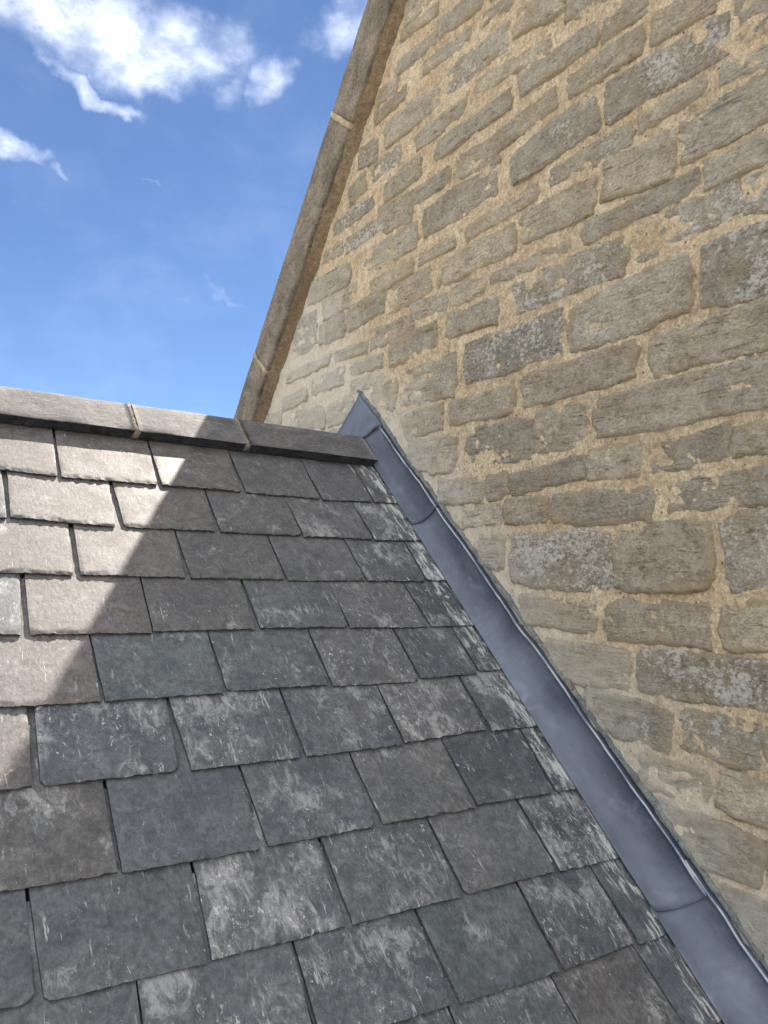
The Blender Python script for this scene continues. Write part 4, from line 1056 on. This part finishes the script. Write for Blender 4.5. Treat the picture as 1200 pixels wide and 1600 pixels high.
def lead_prof(v, t_, seed, out=0.0):
    ex = edge_x(v)
    wav = float(fbm(v * 5.5, seed, 0, 3, 4)) * .007 + float(fbm(v * 17, seed, 0, 2, 6)) * .0028
    lx = lambda f_: ex + f_ * (-.016 - ex)
    pts = [(ex, .0235), (ex + .003, .0262), (lx(.34), .040), (lx(.68), .064), (lx(.90), .093), (-.016, .124 + wav), (-.0185, .1345 + wav), (-.0190, .1400 + wav), (-.0145, .1430 + wav), (-.003, .1435 + wav)]
    f = t_ * (len(pts) - 1); i = min(int(f), len(pts) - 2); g = f - i
    def cr(a, b, c, d, g): return .5 * ((2 * b) + (-a + c) * g + (2 * a - 5 * b + 4 * c - d) * g * g + (-a + 3 * b - 3 * c + d) * g ** 3)
    p0 = pts[max(i - 1, 0)]; p1 = pts[i]; p2 = pts[i + 1]; p3 = pts[min(i + 2, len(pts) - 1)]
    x = cr(p0[0], p1[0], p2[0], p3[0], g); w_ = cr(p0[1], p1[1], p2[1], p3[1], g)
    bul = float(fbm(v * 4, t_ * 2.2, seed, 2, 12)) * .0028 * math.sin(min(t_ * 1.5, 1) * math.pi) + float(fbm(v * 14, t_ * 5, seed, 2, 14)) * .0007
    k_ = out + bul
    return x - k_ * (.35 if t_ < .25 else .95), w_ + k_ * (.9 if t_ < .25 else .25)


def lead_sheet(v_top, v_bot, seed, curve=True, top_cut=0.0):
    NV_, NT_ = max(8, int((v_top - v_bot) / .02)), 34
    V_ = []
    for j in range(NV_):
        for i in range(NT_):
            t_ = i / (NT_ - 1)
            vb_ = v_bot + (.055 * max(0, 1 - t_ / .7) ** 1.6 + .012 * t_ if curve else 0)
            vt_ = v_top + top_cut * t_
            g = j / (NV_ - 1); v = vt_ + (vb_ - vt_) * g
            out = .0005 + .0062 * np.clip((g * (v_top - v_bot) - (v_top - v_bot) + .12) / .12, 0, 1)
            x, w_ = lead_prof(v, t_, seed, out)
            V_.append(LI @ rw(x, v, w_))
    n0 = len(V_)
    for j in range(NV_):
        for i in range(NT_):
            a = V_[j * NT_ + i]
            t_ = i / (NT_ - 1)
            off = Vector((0, 0, 0))
            off += (Vector((1, 0, 0)) * (.0022 if t_ > .25 else .0008)) - NRM * (.0006 if t_ > .25 else .002)
            V_.append(a + off)
    F_ = [f[::-1] for f in grid_faces(NT_, NV_)] + grid_faces(NT_, NV_, n0)
    for j in range(NV_ - 1):
        for i in (0, NT_ - 1):
            a, b = j * NT_ + i, (j + 1) * NT_ + i
            F_.append((a, b, n0 + b, n0 + a) if i else (a, n0 + a, n0 + b, b))
    for i in range(NT_ - 1):
        for j in (0, NV_ - 1):
            a, b = j * NT_ + i, j * NT_ + i + 1
            F_.append((a, b, n0 + b, n0 + a) if j else (a, n0 + a, n0 + b, b))
    o = mesh_obj('lead_sheet', V_, F_, M_LEAD, parent=lead)
    o.data.materials.append(M_LEAD_RIM)                       # sky highlight painted along the turned-in edge
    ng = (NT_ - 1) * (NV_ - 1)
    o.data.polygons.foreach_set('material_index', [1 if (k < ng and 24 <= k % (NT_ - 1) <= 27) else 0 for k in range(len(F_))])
    return o


lead_sheet(2.50, 1.892, 1, top_cut=-.055)
lead_sheet(1.99, .392, 2)
lead_sheet(.49, -1.10, 3)

# saddle piece over the ridge end, apex on the wall
V_ = []
out = [(2.700, 5.655), (2.745, 5.640), (2.790, 5.618), (2.838, 5.610), (2.93, 5.60), (3.08, 5.53), (3.33, 5.30), (3.40, 5.37), (3.10, 5.648), (3.017, 5.70), (2.945, 5.762), (2.900, 5.800), (2.886, 5.822), (2.868, 5.800), (2.800, 5.742), (2.745, 5.700)]
cx_, cz_ = 2.87, 5.69
rings = [(1.0, .004), (.985, -.0165), (.96, -.0225), (.8, -.0215), (.55, -.025), (.25, -.026)]
for s_, xx in rings:
    for (y, z_) in out:
        yy, zz = cx_ + (y - cx_) * s_, cz_ + (z_ - cz_) * s_
        V_.append(LI @ Vector((xx - (.16 * (5.82 - zz) if 0 < xx + .03 < .02 else 0) * .22 + float(fbm(yy * 22, zz * 22, 0, 2, 3)) * .0035, yy, zz)))
V_.append(LI @ Vector((-.026, cx_, cz_))); K = len(out)
F_ = [(r_ * K + i, (r_ + 1) * K + i, (r_ + 1) * K + (i + 1) % K, r_ * K + (i + 1) % K) for r_ in range(len(rings) - 1) for i in range(K)]
F_ += [((len(rings) - 1) * K + i, len(V_) - 1, (len(rings) - 1) * K + (i + 1) % K) for i in range(K)]
mesh_obj('lead_saddle', V_, [f[::-1] for f in F_], M_LEAD, parent=lead)

# grey pointing squeezed in over the top edge of the lead
V_ = []; vsn = np.arange(2.72, -1.1, -.008)
for v in vsn:
    wav = float(fbm(v * 5.5, 1, 0, 3, 4)) * .007
    up = .010 + .007 * float(fbm(v * 9, 2, 0, 3, 22)) + .005 * float(fbm(v * 40, 2, 0, 2, 24))
    for kk, (x, w_) in enumerate(((-.002, .142 + wav), (-.0115, .149 + wav), (-.0125, .149 + wav + up * .35), (-.010, .149 + wav + up * .7), (-.004, .149 + wav + up), (.012, .151 + wav + up * 1.15))):
        x += float(fbm(v * 45, kk * 1.7, 0, 3, 27)) * .003
        V_.append(LI @ rw(x, v, w_))
mesh_obj('lead_pointing', V_, grid_faces(6, len(vsn)), M_GREY, parent=lead)
